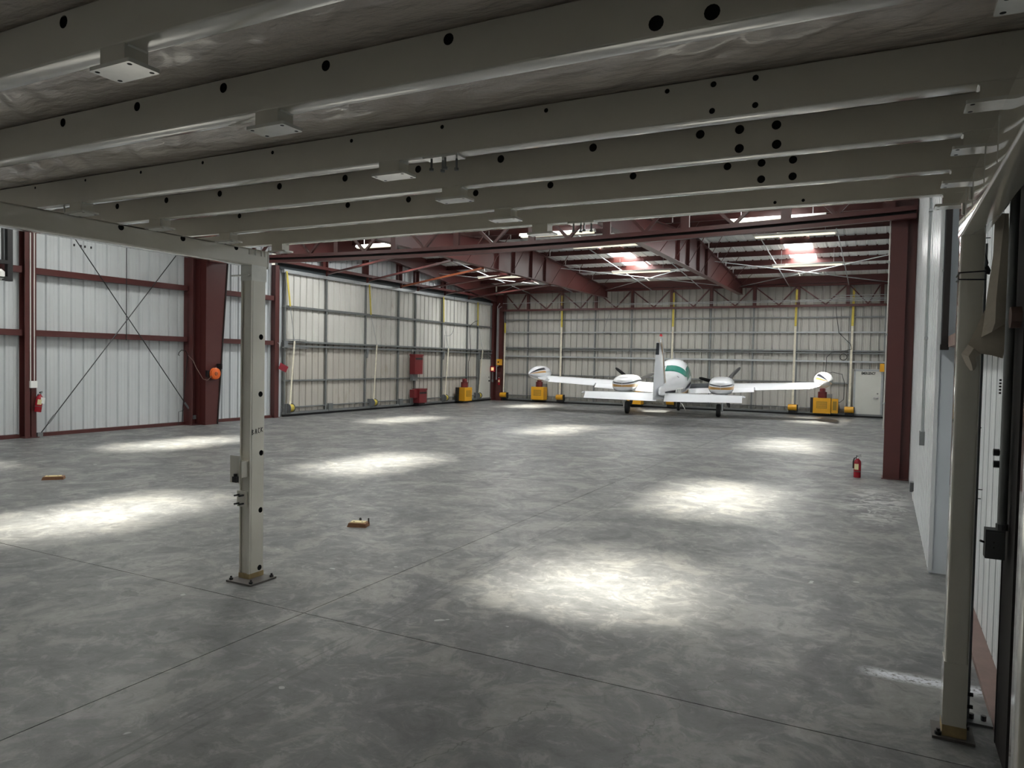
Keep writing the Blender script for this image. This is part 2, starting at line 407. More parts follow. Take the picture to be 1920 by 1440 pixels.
part('leak_backing', wl, 'roof_sheet', lambda m: m.box(XL-.30, XL-.25, YN-.1, 33.0, 0, 6.6))  # unseen backing added to stop sky light leaking through the gaps
part('jamb', wl, 'wall_white', lambda m: m.box(XL-.25, XL-.005, 17.68, 18.05, 0, 4.95))
# ---- back wall behind the tilt door, and unseen walls that close the hall
wb = struct('wall_back', (-9, YB+.1, 0), 'back wall strip of ribbed sheets above the hangar door')
x = -17.8
while x < .44:
    w = min(SHW, .46-x); inst('wall_sheet', sheet(w, 1.3, 'back_sheet'), (x, YB+.10, 4.50), wb, 0); x += SHW
part('flashing', wb, 'slate', lambda m: m.box(-17.8, .44, YB+.02, YB+.14, 5.40, 5.50))
part('leak_backing', wb, 'roof_sheet', lambda m: m.box(-18.1, 1.1, YB+.35, YB+.40, 0, 6.6))  # added backing against light leaks behind the back door
part('jamb', wb, 'back_sheet', lambda m: (m.box(-17.8, -17.1, YB+.02, YB+.3, 0, 4.6), m.box(-.06, .5, YB+.02, YB+.3, 0, 4.6)))
wr = struct('wall_right', (XR, 12, 0), 'right wall of glossy white ribbed sheets')
for k in range(7):
    inst('wall_sheet', sheet(SHW, 6.2, 'wall_gloss'), (XR, 14.65-k*SHW, 0), wr, R(-90))
inst('wall_sheet', sheet(SHW*20, 6.2, 'wall_white'), (XR, 14.65+20*SHW, 0), wr, R(-90))
part('end_panel', wr, 'grey_panel', lambda m: m.box(XR+.005, .80, 8.21, 8.25, 0, 6.2))
part('corner_trim', wr, 'wall_gloss', lambda m: m.box(XR-.004, XR+.03, 8.195, 8.235, .02, 6.2))
for k in range(6):
    inst('wall_sheet', sheet(SHW, 6.2, 'wall_white'), (.715, 8.20-k*SHW, .03), wr, R(-90))
inst('wall_sheet', sheet(SHW*13, 6.2, 'wall_white'), (.715, 8.20-6*SHW, .03), wr, R(-90))
part('base_plate', wr, 'red_brown', lambda m: m.box(.600, .715, YN, 8.2, 0, .035))
part('leak_backing', wr, 'roof_sheet', lambda m: m.box(.95, 1.0, YN-.1, 33.0, 0, 6.6))  # added backing that keeps outside light out on this side
wf = struct('wall_front', (-9, YN, 0), 'added pale wall behind the camera bouncing light to the joists')  # unseen wall added to throw light back onto the joist faces
inst('wall_sheet', sheet(SHW*21, 6.2, 'bounce_wall_pale'), (.9, YN, 0), wf, R(180))

# ---- roof: ribbed sheets, skylight panels, purlins
ce = struct('ceiling', (-9, RIDGE, 6.3), 'pitched underside of the metal roof on red purlins')
def roof_strip(xa, xb, ya, yb, skl=False):
    w = xb-xa; pr = rib_profile(w, .3048, .03); m = MB()
    m.grid([[(xa+x, yy, roof_z(yy)+d) for x, d in pr] for yy in (ya, yb)])
    return m
SLOPES = ((RIDGE, 32.7), (14.6, RIDGE), (YN-.1, 14.6))
x = -17.9
while x < .7:
    xb = x+SHW
    for a, b in SLOPES:
        cuts = sorted((p, q) for sx, p, q in SKYL if abs(sx-(x+xb)/2) < SHW/2 and a <= p < b)
        cur = a
        for p, q in cuts:
            obj('roof_sheet', roof_strip(x, xb, cur, p), 'roof_sheet', ce)
            obj('skylight_panel', roof_strip(x, xb, p, q), 'skylight', ce); cur = q
        obj('roof_sheet', roof_strip(x, xb, cur, b), 'roof_sheet', ce)
    x = xb
part('ridge_cap', ce, 'roof_sheet', lambda m: m.box(-17.9, .7, RIDGE-.3, RIDGE+.3, 6.53, 6.56))
GX = (-11.74, -5.64)
BAYS = ((-17.45, -11.76), (-11.72, -5.66), (-5.62, .42))
PY = (30.6, 29.05, 27.5, 25.95, 24.4, 22.6, 21.05, 19.5, 17.95, 16.4)
def zsec(m, xa, xb, y, zb, zt):
    m.box(xa, xb, y-.006, y+.006, zb, zt); m.box(xa, xb, y-.07, y, zb, zb+.012); m.box(xa, xb, y, y+.07, zt-.012, zt)
for y in PY:
    for xa, xb in BAYS:
        part('purlin', ce, 'red_oxide', lambda m: zsec(m, xa, xb, y, roof_z(y)-.235, roof_z(y)-.003))
for y in (5.9+2.4, 12.6): part('purlin', ce, 'red_oxide', lambda m: zsec(m, -17.7, .6, y, 5.87, 6.09))
part('eave_strut', ce, 'red_oxide', lambda m: m.box(-17.5, .42, 32.32, 32.40, 5.44, 5.74))

# ================================================================== building steel (each member is one thing)
def girder_web(xg): 
    return [(15.0, 5.05), (32.42, 5.05), (32.42, 5.48), (RIDGE, 6.14), (15.0, 5.48)]
for xg, nm in zip(GX, ('left', 'right')):
    t = thing('roof_girder', (xg, RIDGE, 5.0), 'deep red steel roof girder '+('landing on back truss beyond the propeller plane\'s tip tank' if nm == 'left' else 'landing on back truss above the propeller plane\'s right engine'), 'girder')
    part('web', t, 'red_oxide', lambda m: m.prism(girder_web(xg), 0, xg-.012, xg+.012))
    part('bottom_flange', t, 'red_oxide', lambda m: m.box(xg-.11, xg+.11, 15.0, 32.42, 5.035, 5.052))
    def tf(m):
        for a, b in (((15.0, 5.48), (RIDGE, 6.14)), ((RIDGE, 6.14), (32.42, 5.48))):
            m.loft([[(xg-.11, p[0], p[1]), (xg+.11, p[0], p[1]), (xg+.11, p[0], p[1]+.016), (xg-.11, p[0], p[1]+.016)] for p in (a, b)])
    part('top_flange', t, 'red_oxide', tf)
    for ys in (21.6, 22.8, 24.2, 25.4, 32.3):
        part('stiffener', t, 'red_oxide', lambda m: m.box(xg-.10, xg+.10, ys-.008, ys+.008, 5.05, 6.12-.074*abs(ys-RIDGE)))
    for y in PY[:8]:
        for sgn in (-1, 1):
            part('flange_brace', t, 'red_oxide', lambda m: m.bar((xg+sgn*.09, y+.02, 5.06), (xg+sgn*.78, y+.02, roof_z(y)-.20), .035, .012))
# rafter along the left wall
t = thing('edge_rafter', (-17.5, RIDGE, 5.0), 'sloping red steel rafter along the gable over the left hangar door', 'rafter')
def er(m):
    for a, b in ((17.6, RIDGE), (RIDGE, 32.1)):
        def zb(y): return 5.86-.105*abs(y-RIDGE)
        m.prism([(a, zb(a)), (b, zb(b)), (b, roof_z(b)-.02), (a, roof_z(a)-.02)], 0, -17.50, -17.46)
part('web', t, 'red_oxide', er)
def er2(m):
    for a, b in ((17.6, RIDGE), (RIDGE, 32.1)):
        def zb(y): return 5.86-.105*abs(y-RIDGE)
        m.loft([[(-17.58, p, zb(p)-.014), (-17.36, p, zb(p)-.014), (-17.36, p, zb(p)), (-17.58, p, zb(p))] for p in (a, b)])
part('bottom_flange', t, 'red_oxide', er2)

# truss over the back door
t = thing('back_truss', (-8.7, 32.35, 4.5), 'long red steel lattice truss above the back hangar door', 'truss')
part('bottom_chord', t, 'red_oxide', lambda m: m.box(-17.14, .42, 32.30, 32.46, 4.47, 4.56))
part('top_chord', t, 'red_oxide', lambda m: m.box(-17.14, .42, 32.34, 32.46, 5.33, 5.42))
TPX = (-17.03, -15.75, -13.95, -12.2, -10.42, -8.60, -6.84, -5.02, -3.28, -1.40, -.17)
for xp in TPX: part('post', t, 'red_oxide', lambda m: (m.box(xp-.09, xp+.03, 32.36, 32.46, 4.56, 5.33), m.box(xp+.03, xp+.045, 32.30, 32.46, 4.56, 5.44)))
for i in range(len(TPX)-1):
    xm = (TPX[i]+TPX[i+1])/2+.1
    for xa in (TPX[i]+.05, TPX[i+1]-.1):
        part('diagonal', t, 'red_oxide', lambda m: m.bar((xa, 32.33, 5.30), (xm, 32.33, 4.56), .05, .05))

# header truss between the two halls
def hz(x): return 4.44+.0022*(x+9)**2
HX = [-17.15+.9*k for k in range(20)]+[.40]
t = thing('header_truss', (-8.7, 14.6, 4.4), 'red steel header truss crossing the hall from wall to wall', 'truss')
def chord(z0, z1, ya, yb):
    def f(m): m.loft([[(x, ya, hz(x)+z0), (x, yb, hz(x)+z0), (x, yb, hz(x)+z1), (x, ya, hz(x)+z1)] for x in HX])
    return f
part('bottom_chord', t, 'red_oxide', chord(0, .075, 14.52, 14.60))
part('bottom_chord', t, 'red_oxide', chord(.13, .21, 14.50, 14.58))
part('chord_web', t, 'shade_black_steel', chord(.02, .20, 14.60, 14.62))  # web coloured dark to give the shaded gap between the chords
part('bottom_chord', t, 'red_oxide', chord(.02, .19, 14.64, 14.74))
part('top_chord', t, 'red_oxide', chord(1.02, 1.14, 14.50, 14.66))
HP = (-16.2, -14.4, -12.6, -10.8, -9.0, -7.05, -5.3, -3.65, -1.75, -.02)
for xp in HP:
    part('post', t, 'red_oxide', lambda m: (m.box(xp-.10, xp+.02, 14.60, 14.70, hz(xp)+.19, hz(xp)+1.03), m.box(xp+.02, xp+.09, 14.53, 14.60, hz(xp)+.19, hz(xp)+1.03)))
for i in range(len(HP)-1):
    xa, xb = HP[i], HP[i+1]; xm = (xa+xb)/2
    for q in (xa+.08, xb-.1):
        part('diagonal', t, 'red_oxide', lambda m: m.bar((q, 14.60, hz(q)+1.02), (xm, 14.60, hz(xm)+.2), .06, .06))

# red columns
t = thing('tapered_column', (-17.4, 14.6, 0), 'dark red steel column widening upwards beside the cross braced wall', 'column')
part('web', t, 'red_oxide', lambda m: m.prism([(14.47, 0), (14.86, 0), (15.22, 5.05), (14.47, 5.05)], 0, -17.30, -17.21))
part('inner_flange', t, 'shade_black_steel', lambda m: m.loft([[(-17.50, y0, z), (-17.19, y0, z), (-17.19, y0+.035, z), (-17.50, y0+.035, z)] for y0, z in ((14.855, 0), (15.215, 5.05))]))  # red flange coloured near black for its shaded side
part('outer_flange', t, 'red_oxide', lambda m: m.box(-17.50, -17.19, 14.44, 14.475, 0, 5.05))
part('cap_plate', t, 'red_oxide', lambda m: m.box(-17.55, -17.1, 14.3, 15.3, 5.05, 5.09))
t = thing('wall_column', (-17.6, 14.27, 0), 'dark red H section column behind the orange cord reel', 'column')
part('section', t, 'red_oxide', lambda m: col_I(m, -17.76, -17.40, 14.16, 14.42, 0, 5.9))
part('base_plate', t, 'red_oxide', lambda m: m.box(-17.78, -17.38, 14.13, 14.43, 0, .02))
t = thing('wall_column', (-17.65, 9.87, 0), 'dark red H section column with white conduits and hanging extinguisher', 'column')
part('section', t, 'red_oxide', lambda m: col_I(m, -17.78, -17.54, 9.75, 10.0, 0, 6.0, 'x'))
part('base_plate', t, 'red_oxide', lambda m: m.box(-17.79, -17.5, 9.72, 10.05, 0, .02))
for y in (9.86, 9.945):
    part('conduit', t, 'white_pipe', lambda m: m.cyl((-17.525, y, 1.30), (-17.525, y, 6.0), .013, 8), 40)
part('switch_box', t, 'paper', lambda m: m.box(-17.54, -17.48, 9.84, 9.99, 1.16, 1.32))
t = thing('door_post', (-17.7, 17.55, 0), 'red steel post at near edge of the left hangar door', 'post')
part('section', t, 'red_oxide', lambda m: (m.box(-17.78, -17.60, 17.48, 17.50, 0, 4.95), m.box(-17.63, -17.60, 17.50, 17.66, 0, 4.95), m.box(-17.78, -17.60, 17.64, 17.66, 0, 4.95)))
part('base_plate', t, 'red_oxide', lambda m: m.box(-17.78, -17.58, 17.46, 17.68, 0, .015))
t = thing('corner_column', (-17.5, 32.35, 0), 'red steel corner column with fire alarm pull between both hangar doors', 'column')
part('section', t, 'red_oxide', lambda m: (m.box(-17.76, -17.56, 32.16, 32.19, 0, 5.3), m.box(-17.59, -17.56, 32.19, 32.5, 0, 5.3)))
part('section', t, 'red_oxide', lambda m: (m.box(-17.50, -17.16, 32.34, 32.37, 0, 5.3), m.box(-17.50, -17.47, 32.37, 32.5, 0, 5.3), m.box(-17.19, -17.16, 32.37, 32.5, 0, 5.3)))
t = thing('frame_column', (.23, 14.85, 0), 'broad dark red steel column against the glossy white wall', 'column')
part('front_flange', t, 'red_oxide', lambda m: m.box(.02, .285, 14.76, 14.785, 0, 5.9))
part('web', t, 'red_oxide', lambda m: m.box(.14, .165, 14.785, 15.1, 0, 5.9))
part('rear_flange', t, 'red_oxide', lambda m: m.box(.02, .285, 15.1, 15.125, 0, 5.9))
part('side_channel', t, 'red_oxide', lambda m: m.box(.285, .435, 14.86, 15.1, 0, 5.9))
part('base_plate', t, 'red_oxide', lambda m: m.box(.0, .43, 14.74, 15.15, 0, .015))

# posts, chord and plan braces above the left door
t = thing('left_truss', (-17.55, 25, 4.9), 'red steel chord and short posts above the left hangar door', 'truss')
part('chord', t, 'red_oxide', lambda m: m.box(-17.66, -17.50, 17.6, 32.2, 5.05, 5.15))
LPY = (19.8, 22.05, 24.2, 25.4, 27.5, 29.6)
for y in LPY: part('post', t, 'red_oxide', lambda m: (m.box(-17.70, -17.60, y-.1, y+.04, 5.15, 5.86-.105*abs(y-RIDGE)+.1), m.box(-17.60, -17.5, y+.04, y+.06, 4.85, 5.86-.105*abs(y-RIDGE)+.1)))
for i, (ya, yb) in enumerate(zip(LPY, (17.0, 18.85, 20.75, 22.65, 24.3, 26.1))):
    o = part('plan_brace', None, 'red_primer' if i == 2 else 'red_oxide', lambda m: m.bar((-17.49, ya+.05, 4.93), (-11.78, yb, 5.005), .09, .055))
    tag(o, ('dark red slanting roof brace, first behind the header truss', 'dark red slanting roof brace just before the orange one', 'bright orange primed steel brace slanting to the roof girder', 'dark red slanting roof brace just behind the orange one', 'dark red slanting roof brace, second behind the orange one', 'dark red slanting roof brace closest to the corner column')[i], 'brace', 'slanting braces beside the left door')

# rods and conduits under the roof
for (xa, xb), bay in zip(BAYS, ('beside left hangar door', 'between the two girders', 'beside broad red column')):
    for s_ in (0, 1):
        a, b = (xa, xb) if s_ else (xb, xa)
        o = part('brace_rod', None, 'galv', lambda m: m.cyl((a, 26.9, 5.80-.05*s_), (b, 32.25, 5.38-.05*s_), .016, 6), 40)
        tag(o, ('lower' if s_ else 'upper')+' of two crossing bracing rods under far roof slope '+bay, 'rod', 'roof cross bracing rods')
for xc in (-15.6, -13.35, -9.5, -7.25, -3.65, -1.4):
    o = part('roof_conduit', None, 'galv', lambda m: m.tube([(xc, RIDGE-.2, 6.05), (xc, RIDGE+.6, 6.05), (xc, 32.2, 5.32)], .018, 6), 40)
    tag(o, ('thin roof conduit at the doorward end of strip lights ' if xc in (-15.6, -9.5, -3.65) else 'thin roof conduit at the right wall end of strip lights ')+('beside left hangar door' if xc < -12 else 'between the two girders' if xc < -6 else 'beside broad red column'), 'conduit', 'roof conduits')
# fluorescent battens
FX = ((-15.55, -13.25), (-9.55, -7.25), (-3.65, -1.37))
for (xa, xb), bay in zip(FX, ('in bay beside left hangar door', 'in bay between the two girders', 'in bay beside broad red column')):
    for y, z, lab in ((27.0, 5.50, 'white strip light near the back truss, '), (22.95, 5.88, 'cream strip light by the roof ridge, '), (19.0, 5.62, 'strip light close behind header truss, ')):
        lab += bay
        t = thing('strip_light', ((xa+xb)/2, y, z), lab, 'light', 'eight foot strip lights')
        part('housing', t, 'fixture_white', lambda m: m.prism([(y-.06, z+.07), (y-.085, z), (y+.085, z), (y+.06, z+.07)], 0, xa, xb))
        for yy in (y-.045, y+.045): part('lamp_tube', t, 'lamp_tube', lambda m: m.cyl((xa+.04, yy, z-.022), (xb-.04, yy, z-.022), .019, 8), 40)
        for x in (xa+.3, xb-.3): part('hanger', t, 'galv', lambda m: m.cyl((x, y, z+.06), (x, y, roof_z(y)-.2), .006, 6))

# wall cross bracing on the left wall
for p0, p1, lab in (((10.08, .06), (14.10, 5.20), 'thin dark bracing rod rising away from the extinguisher column'), ((14.36, .22), (10.55, 5.22), 'thin dark bracing rod falling to the tapered column foot')):
    t = thing('wall_brace_rod', (-17.56, p0[0], p0[1]), lab, 'rod')
    part('rod', t, 'black_metal', lambda m: m.cyl((-17.55, p0[0], p0[1]), (-17.55, p1[0], p1[1]), .012, 6), 40)
    part('turnbuckle', t, 'galv_dark', lambda m: m.cyl((-17.55, p0[0]+(p1[0]-p0[0])*.05, p0[1]+(p1[1]-p0[1])*.05), (-17.55, p0[0]+(p1[0]-p0[0])*.085, p0[1]+(p1[1]-p0[1])*.085), .026, 8))
    part('clevis', t, 'galv_dark', lambda m: m.box(-17.60, -17.52, p0[0]-.06, p0[0]+.06, p0[1]-.06, p0[1]+.05))
o = part('sag_rod', None, 'black_metal', lambda m: m.cyl((-17.585, 12.28, 2.34), (-17.585, 12.28, 5.6), .010, 6)); tag(o, 'thin dark vertical rod between wall girts where bracing crosses', 'rod')

# ================================================================== hangar doors
def hangar_door(name, loc, label): return thing(name, loc, label, 'hangar door')
# left door: world plane X = XL, runs along Y
t = hangar_door('bifold_door', (XL, 25, 0), 'wide dirty cream bifold hangar door with two red boxes')
LV = (18.0, 20.0, 22.2, 24.3, 25.5, 27.6, 29.8, 30.8, 32.12)
for i in range(len(LV)-1):
    w = LV[i+1]-LV[i]
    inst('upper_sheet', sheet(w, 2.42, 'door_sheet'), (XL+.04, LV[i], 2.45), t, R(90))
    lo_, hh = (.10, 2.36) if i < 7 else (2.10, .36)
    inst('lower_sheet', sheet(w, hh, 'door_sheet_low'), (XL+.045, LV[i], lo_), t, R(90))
for y in LV: part('upright', t, 'frame_grey', lambda m: m.box(XL+.06, XL+.13, y-.028, y+.028, .12, 4.82))
for z, h, d in ((3.66, .07, .14), (2.50, .06, .17), (2.36, .06, .17), (1.20, .05, .12), (.30, .035, .12)):
    part('rail', t, 'frame_grey', lambda m: m.box(XL+.05, XL+d, 17.95, 32.15 if z > 2 else 30.8, z-h/2, z+h/2))
part('top_rail', t, 'galv', lambda m: m.box(XL+.04, XL+.16, 17.9, 32.15, 4.76, 4.87))
part('bottom_rail', t, 'frame_grey', lambda m: m.box(XL+.03, XL+.16, 17.95, 32.15, .075, .15))
part('floor_seal', t, 'rubber', lambda m: m.box(XL+.05, XL+.12, 17.95, 32.15, .0, .075))
for y in (20.1, 24.35, 25.15):
    part('hinge_plate', t, 'frame_grey', lambda m: m.box(XL+.10, XL+.19, y, y+.22, .10, .36))
for y in (22.2, 27.6, 30.8):
    part('hinge_bracket', t, 'galv_dark', lambda m: m.prism([(y, 2.36), (y+.14, 2.36), (y+.05, 2.0), (y, 2.0)], 0, XL+.10, XL+.19))
part('latch_arm', t, 'galv_dark', lambda m: (m.box(XL+.19, XL+.22, 17.9, 18.9, 2.55, 2.575), m.box(XL+.19, XL+.22, 17.75, 19.0, 2.28, 2.31), m.box(XL+.15, XL+.24, 17.85, 18.02, 2.30, 2.52)))
ld = part('personnel_door', t, 'door_paint', lambda m: m.box(XL+.06, XL+.12, 31.0, 32.08, .12, 2.06))
part('door_knob', ld, 'black_metal', lambda m: (m.cyl((XL+.12, 31.95, .98), (XL+.17, 31.95, .98), .035, 10), m.cyl((XL+.12, 31.95, 1.16), (XL+.135, 31.95, 1.16), .03, 10)))
part('frame', t, 'frame_grey', lambda m: (m.box(XL+.05, XL+.13, 30.94, 31.0, .1, 2.12), m.box(XL+.05, XL+.13, 31.0, 32.1, 2.06, 2.12)))
for z in (2.18, 2.26, 2.34): part('grille_bar', t, 'frame_grey', lambda m: m.box(XL+.12, XL+.15, 31.0, 32.05, z, z+.03))
# back door: plane Y = YB, runs along X
t = hangar_door('tilt_door', (-8.6, YB, 0), 'huge grey framed hangar door behind the airplane')
BV = (-17.12, -15.83, -14.0, -12.3, -10.5, -8.63, -6.9, -5.08, -3.32, -1.30, -.05)
for i in range(len(BV)-1):
    w = BV[i+1]-BV[i]; a = BV[i]
    inst('upper_sheet', sheet(w, 2.12, 'back_sheet'), (a, YB, 2.42), t, 0)
    lo_, hh = (.10, 2.34) if i < 9 else (1.95, .50)
    inst('lower_sheet', sheet(w, hh, 'back_sheet'), (a, YB+.005, lo_), t, 0)
for x in BV: part('upright', t, 'frame_grey', lambda m: m.box(x-.03, x+.03, YB-.09, YB-.02, .12, 4.5))
for z, h, d in ((4.05, .05, .10), (3.43, .06, .12), (2.67, .05, .14), (2.58, .05, .14), (2.24, .07, .14), (1.36, .05, .10), (.30, .03, .1)):
    part('rail', t, 'galv' if z in (3.43, 2.24) else 'frame_grey', lambda m: m.box(-17.15, -.02 if z > 1.95 else -1.2, YB-d, YB-.02, z-h/2, z+h/2))
part('bottom_rail', t, 'frame_grey', lambda m: m.box(-17.15, -.02, YB-.12, YB-.02, .07, .14))
part('floor_seal', t, 'rubber', lambda m: m.box(-17.15, -.02, YB-.1, YB-.03, 0, .07))
ed = part('emergency_door', t, 'door_paint', lambda m: m.box(-1.05, -.13, YB-.10, YB-.03, .10, 1.86))
part('door_handle', ed, 'chrome', lambda m: (m.cyl((-.24, YB-.10, .80), (-.24, YB-.16, .80), .035, 10), m.box(-.38, -.22, YB-.17, YB-.14, .78, .82), m.cyl((-.24, YB-.10, .98), (-.24, YB-.12, .98), .03, 10)))
part('frame', t, 'galv', lambda m: (m.box(-1.12, -1.05, YB-.11, YB-.02, .10, 1.92), m.box(-.13, -.06, YB-.11, YB-.02, .10, 1.92), m.box(-1.12, -.06, YB-.11, YB-.02, 1.86, 1.94)))
me = text_mesh('EMERGENCY', .135, .004); me.materials.append(MATS['ink'])
o = inst('lettering', me, (-.59, YB-.104, 1.78), ed, rot=(R(90), 0, 0)); o.scale = (.66, 1.05, 1)

# ---- lift straps and winch drums
LPOS = ('next to the hanging red sign', 'left of the tall red box', 'left of the yellow motor', 'beside the pale personnel door')
BPOS = ('at the red corner column', 'right of motor under left tip tank', 'behind the airplane cabin', 'left of the double yellow motor', 'beside the emergency door')
def strap_set(pts_yellow, pts_cable, pts_white, drum, axis, label_s, label_d, grp, ycol='yellow', wide=.07):
    t = thing('lift_strap', pts_white[-1], label_s, 'strap', grp)
    wv = (0, 1, 0) if axis == 1 else (1, 0, 0)
    def ribbon(m, pts, w, th=.012):
        for a, b in zip(pts, pts[1:]):
            a = Vector(a); b = Vector(b); u = Vector(wv)*w/2; n = (b-a).normalized().cross(Vector(wv)).normalized()*th/2
            m.loft([[p-u-n, p+u-n, p+u+n, p-u+n] for p in (a, b)])
    if pts_yellow: part('yellow_webbing', t, 'strap_yellow', lambda m: ribbon(m, pts_yellow, wide))
    if pts_cable: part('cable', t, 'galv', lambda m: m.tube(pts_cable, .010, 6))
    part('white_webbing', t, 'strap_white', lambda m: ribbon(m, pts_white, wide))
    x, y, z = drum
    d = thing('winch_drum', (x, y, z-.2), label_d, 'winch', grp.replace('straps', 'winches'))
    if axis == 1:
        part('drum', d, ycol, lambda m: m.lathe([(.12, -.09), (.12, .09)], (x, y, z), 16, 1), 40)
        part('end_disc', d, 'galv_dark', lambda m: (m.lathe([(.15, -.115), (.15, -.09)], (x, y, z), 16, 1), m.lathe([(.15, .09), (.15, .115)], (x, y, z), 16, 1)), 40)
        part('bracket', d, 'galv_dark', lambda m: m.box(x-.20, x-.02, y-.16, y-.115, z-.2, z+.14))
    else:
        part('drum', d, ycol, lambda m: m.lathe([(.13, -.17), (.13, .17)], (x, y, z), 16, 0), 40)
        part('bracket', d, 'black_metal', lambda m: (m.box(x-.15, x+.15, y-.05, y+.14, z-.22, z-.10), m.box(x+.17, x+.20, y-.05, y+.14, z-.22, z+.12)))
for i, (y0, y1, y2, yd) in enumerate(((17.95, 18.12, 18.33, 18.15), (22.25, 22.37, 22.76, 22.6), (27.5, 27.54, 27.96, 27.74), (30.55, 30.6, 31.1, 30.78))):
    X = XL+.22
    strap_set([(X, y0, 4.80), (X, y1, 3.66)], [(X, y1, 3.66), (X, y2, 2.52)], [(X, y2, 2.52), (X, yd, .38)], (X, yd, .29), 1,
              'black and yellow lift strap on left hangar door '+LPOS[i], 'small winch at foot of left hangar door '+LPOS[i], 'left door straps', 'strap_yellow' if i < 4 else 'yellow')
for i, x in enumerate((-17.06, -13.98, -8.56, -3.40, -1.25)):
    Y = YB-.20
    strap_set([(x+.04, Y-.05, 5.2 if x > -17 else 3.9), (x+.02, Y, 3.68 if x > -17 else 3.4)], None, [(x+.02, Y, 3.7 if x > -17 else 3.4), (x, Y, .38)], (x, Y, .29), 0,
              'pale lift strap on back hangar door '+BPOS[i], 'yellow strap drum on back hangar door '+BPOS[i], 'back door straps', 'yellow', .085)

# ---- motors
def motor(pos, axis, label, side=False):
    x, y, z = pos                                         # centre of the foot, against the door
    t = thing('door_motor', (x, y, z), label, 'motor', 'yellow door motors')
    def B(m, u0, u1, d0, d1, z0, z1):
        if axis == 1: m.box(x+d0, x+d1, y+u0, y+u1, z0, z1)
        else: m.box(x+u0, x+u1, y-d1, y-d0, z0, z1)
    part('gearbox_cover', t, 'yellow', lambda m: B(m, -.33, .33, .0, .42, z, z+.62))
    part('vent_panel', t, 'yellow_dark', lambda m: B(m, -.20, .20, .42, .428, z+.20, z+.48))
    for k in range(5): part('vent_bar', t, 'yellow', lambda m: B(m, -.18, .18, .428, .434, z+.23+k*.05, z+.25+k*.05))
    part('motor', t, 'motor_red', lambda m: (m.lathe([(.17, z+.62), (.17, z+.86), (.11, z+.88), (.11, z+1.0), (.06, z+1.02)], (x+(.2 if axis == 1 else 0), y-(.2 if axis == 0 else 0), 0), 16)), 30)
    part('junction_box', t, 'galv_dark', lambda m: B(m, .18, .36, .06, .22, z+.63, z+.78))
    part('bracket', t, 'black_metal', lambda m: (B(m, -.30, .30, .02, .36, z-.06, z), B(m, -.46, -.33, .0, .12, z, z+.62)))
    if side:
        part('side_cover', t, 'yellow', lambda m: B(m, .36, .60, .02, .36, z+.02, z+.60))
        part('side_vent', t, 'yellow_dark', lambda m: B(m, .41, .55, .36, .366, z+.14, z+.50))
    return t
motor((XL+.2, 29.12, .11), 1, 'yellow motor with red top on the left hangar door')
motor((-15.02, YB-.14, .14), 0, 'yellow motor with red top beneath the left tip tank')
motor((-10.15, YB-.14, .14), 0, 'yellow motor mostly hidden behind the airplane\'s left wheel')
motor((-2.25, YB-.14, .12), 0, 'double yellow motor with red top near the emergency door', True)

# ---- red covers on the left door
t = thing('red_cover', (XL+.2, 25.35, 1.37), 'tall red metal box with dark band hung on left hangar door', 'box')
part('cover', t, 'cover_red', lambda m: m.box(XL+.16, XL+.42, 25.06, 25.64, 1.37, 2.20)); part('band', t, 'black', lambda m: m.box(XL+.42, XL+.424, 25.10, 25.62, 1.97, 2.06))
part('lid', t, 'cover_red', lambda m: m.box(XL+.15, XL+.44, 25.04, 25.66, 2.14, 2.20))
for y in (25.15, 25.5): part('hook', t, 'galv', lambda m: m.tube([(XL+.2, y, 2.19), (XL+.2, y+.03, 2.33), (XL+.16, y+.03, 2.42)], .012, 6))
part('junction_box', t, 'galv_dark', lambda m: m.box(XL+.16, XL+.30, 25.10, 25.45, 1.10, 1.37))
t = thing('red_cover', (XL+.2, 25.5, .16), 'squat red metal box near floor under the taller one', 'box')
part('cover', t, 'cover_red', lambda m: m.box(XL+.16, XL+.50, 25.30, 25.85, .16, .75)); part('band', t, 'black', lambda m: m.box(XL+.50, XL+.504, 25.32, 25.83, .54, .62))
part('lid', t, 'cover_red', lambda m: m.box(XL+.15, XL+.52, 25.28, 25.87, .70, .76)); part('side_box', t, 'cover_red', lambda m: m.box(XL+.16, XL+.40, 25.08, 25.30, .38, .72))
part('foot', t, 'black_metal', lambda m: m.box(XL+.14, XL+.44, 25.35, 25.80, .06, .16))
t = thing('hanging_sign', (-17.5, 17.75, 1.48), 'small dark red square sign dangling tilted from the door post', 'sign')
part('plate', t, 'sign_red', lambda m: m.loft([[(xx, 17.62, 1.80), (xx, 17.97, 1.66), (xx, 17.86, 1.475), (xx, 17.53, 1.60)] for xx in (-17.50, -17.49)]))
part('wire', t, 'galv', lambda m: m.tube([(-17.5, 17.62, 1.80), (-17.52, 17.60, 2.1), (-17.56, 17.62, 2.4), (-17.61, 17.60, 2.46)], .008, 6))

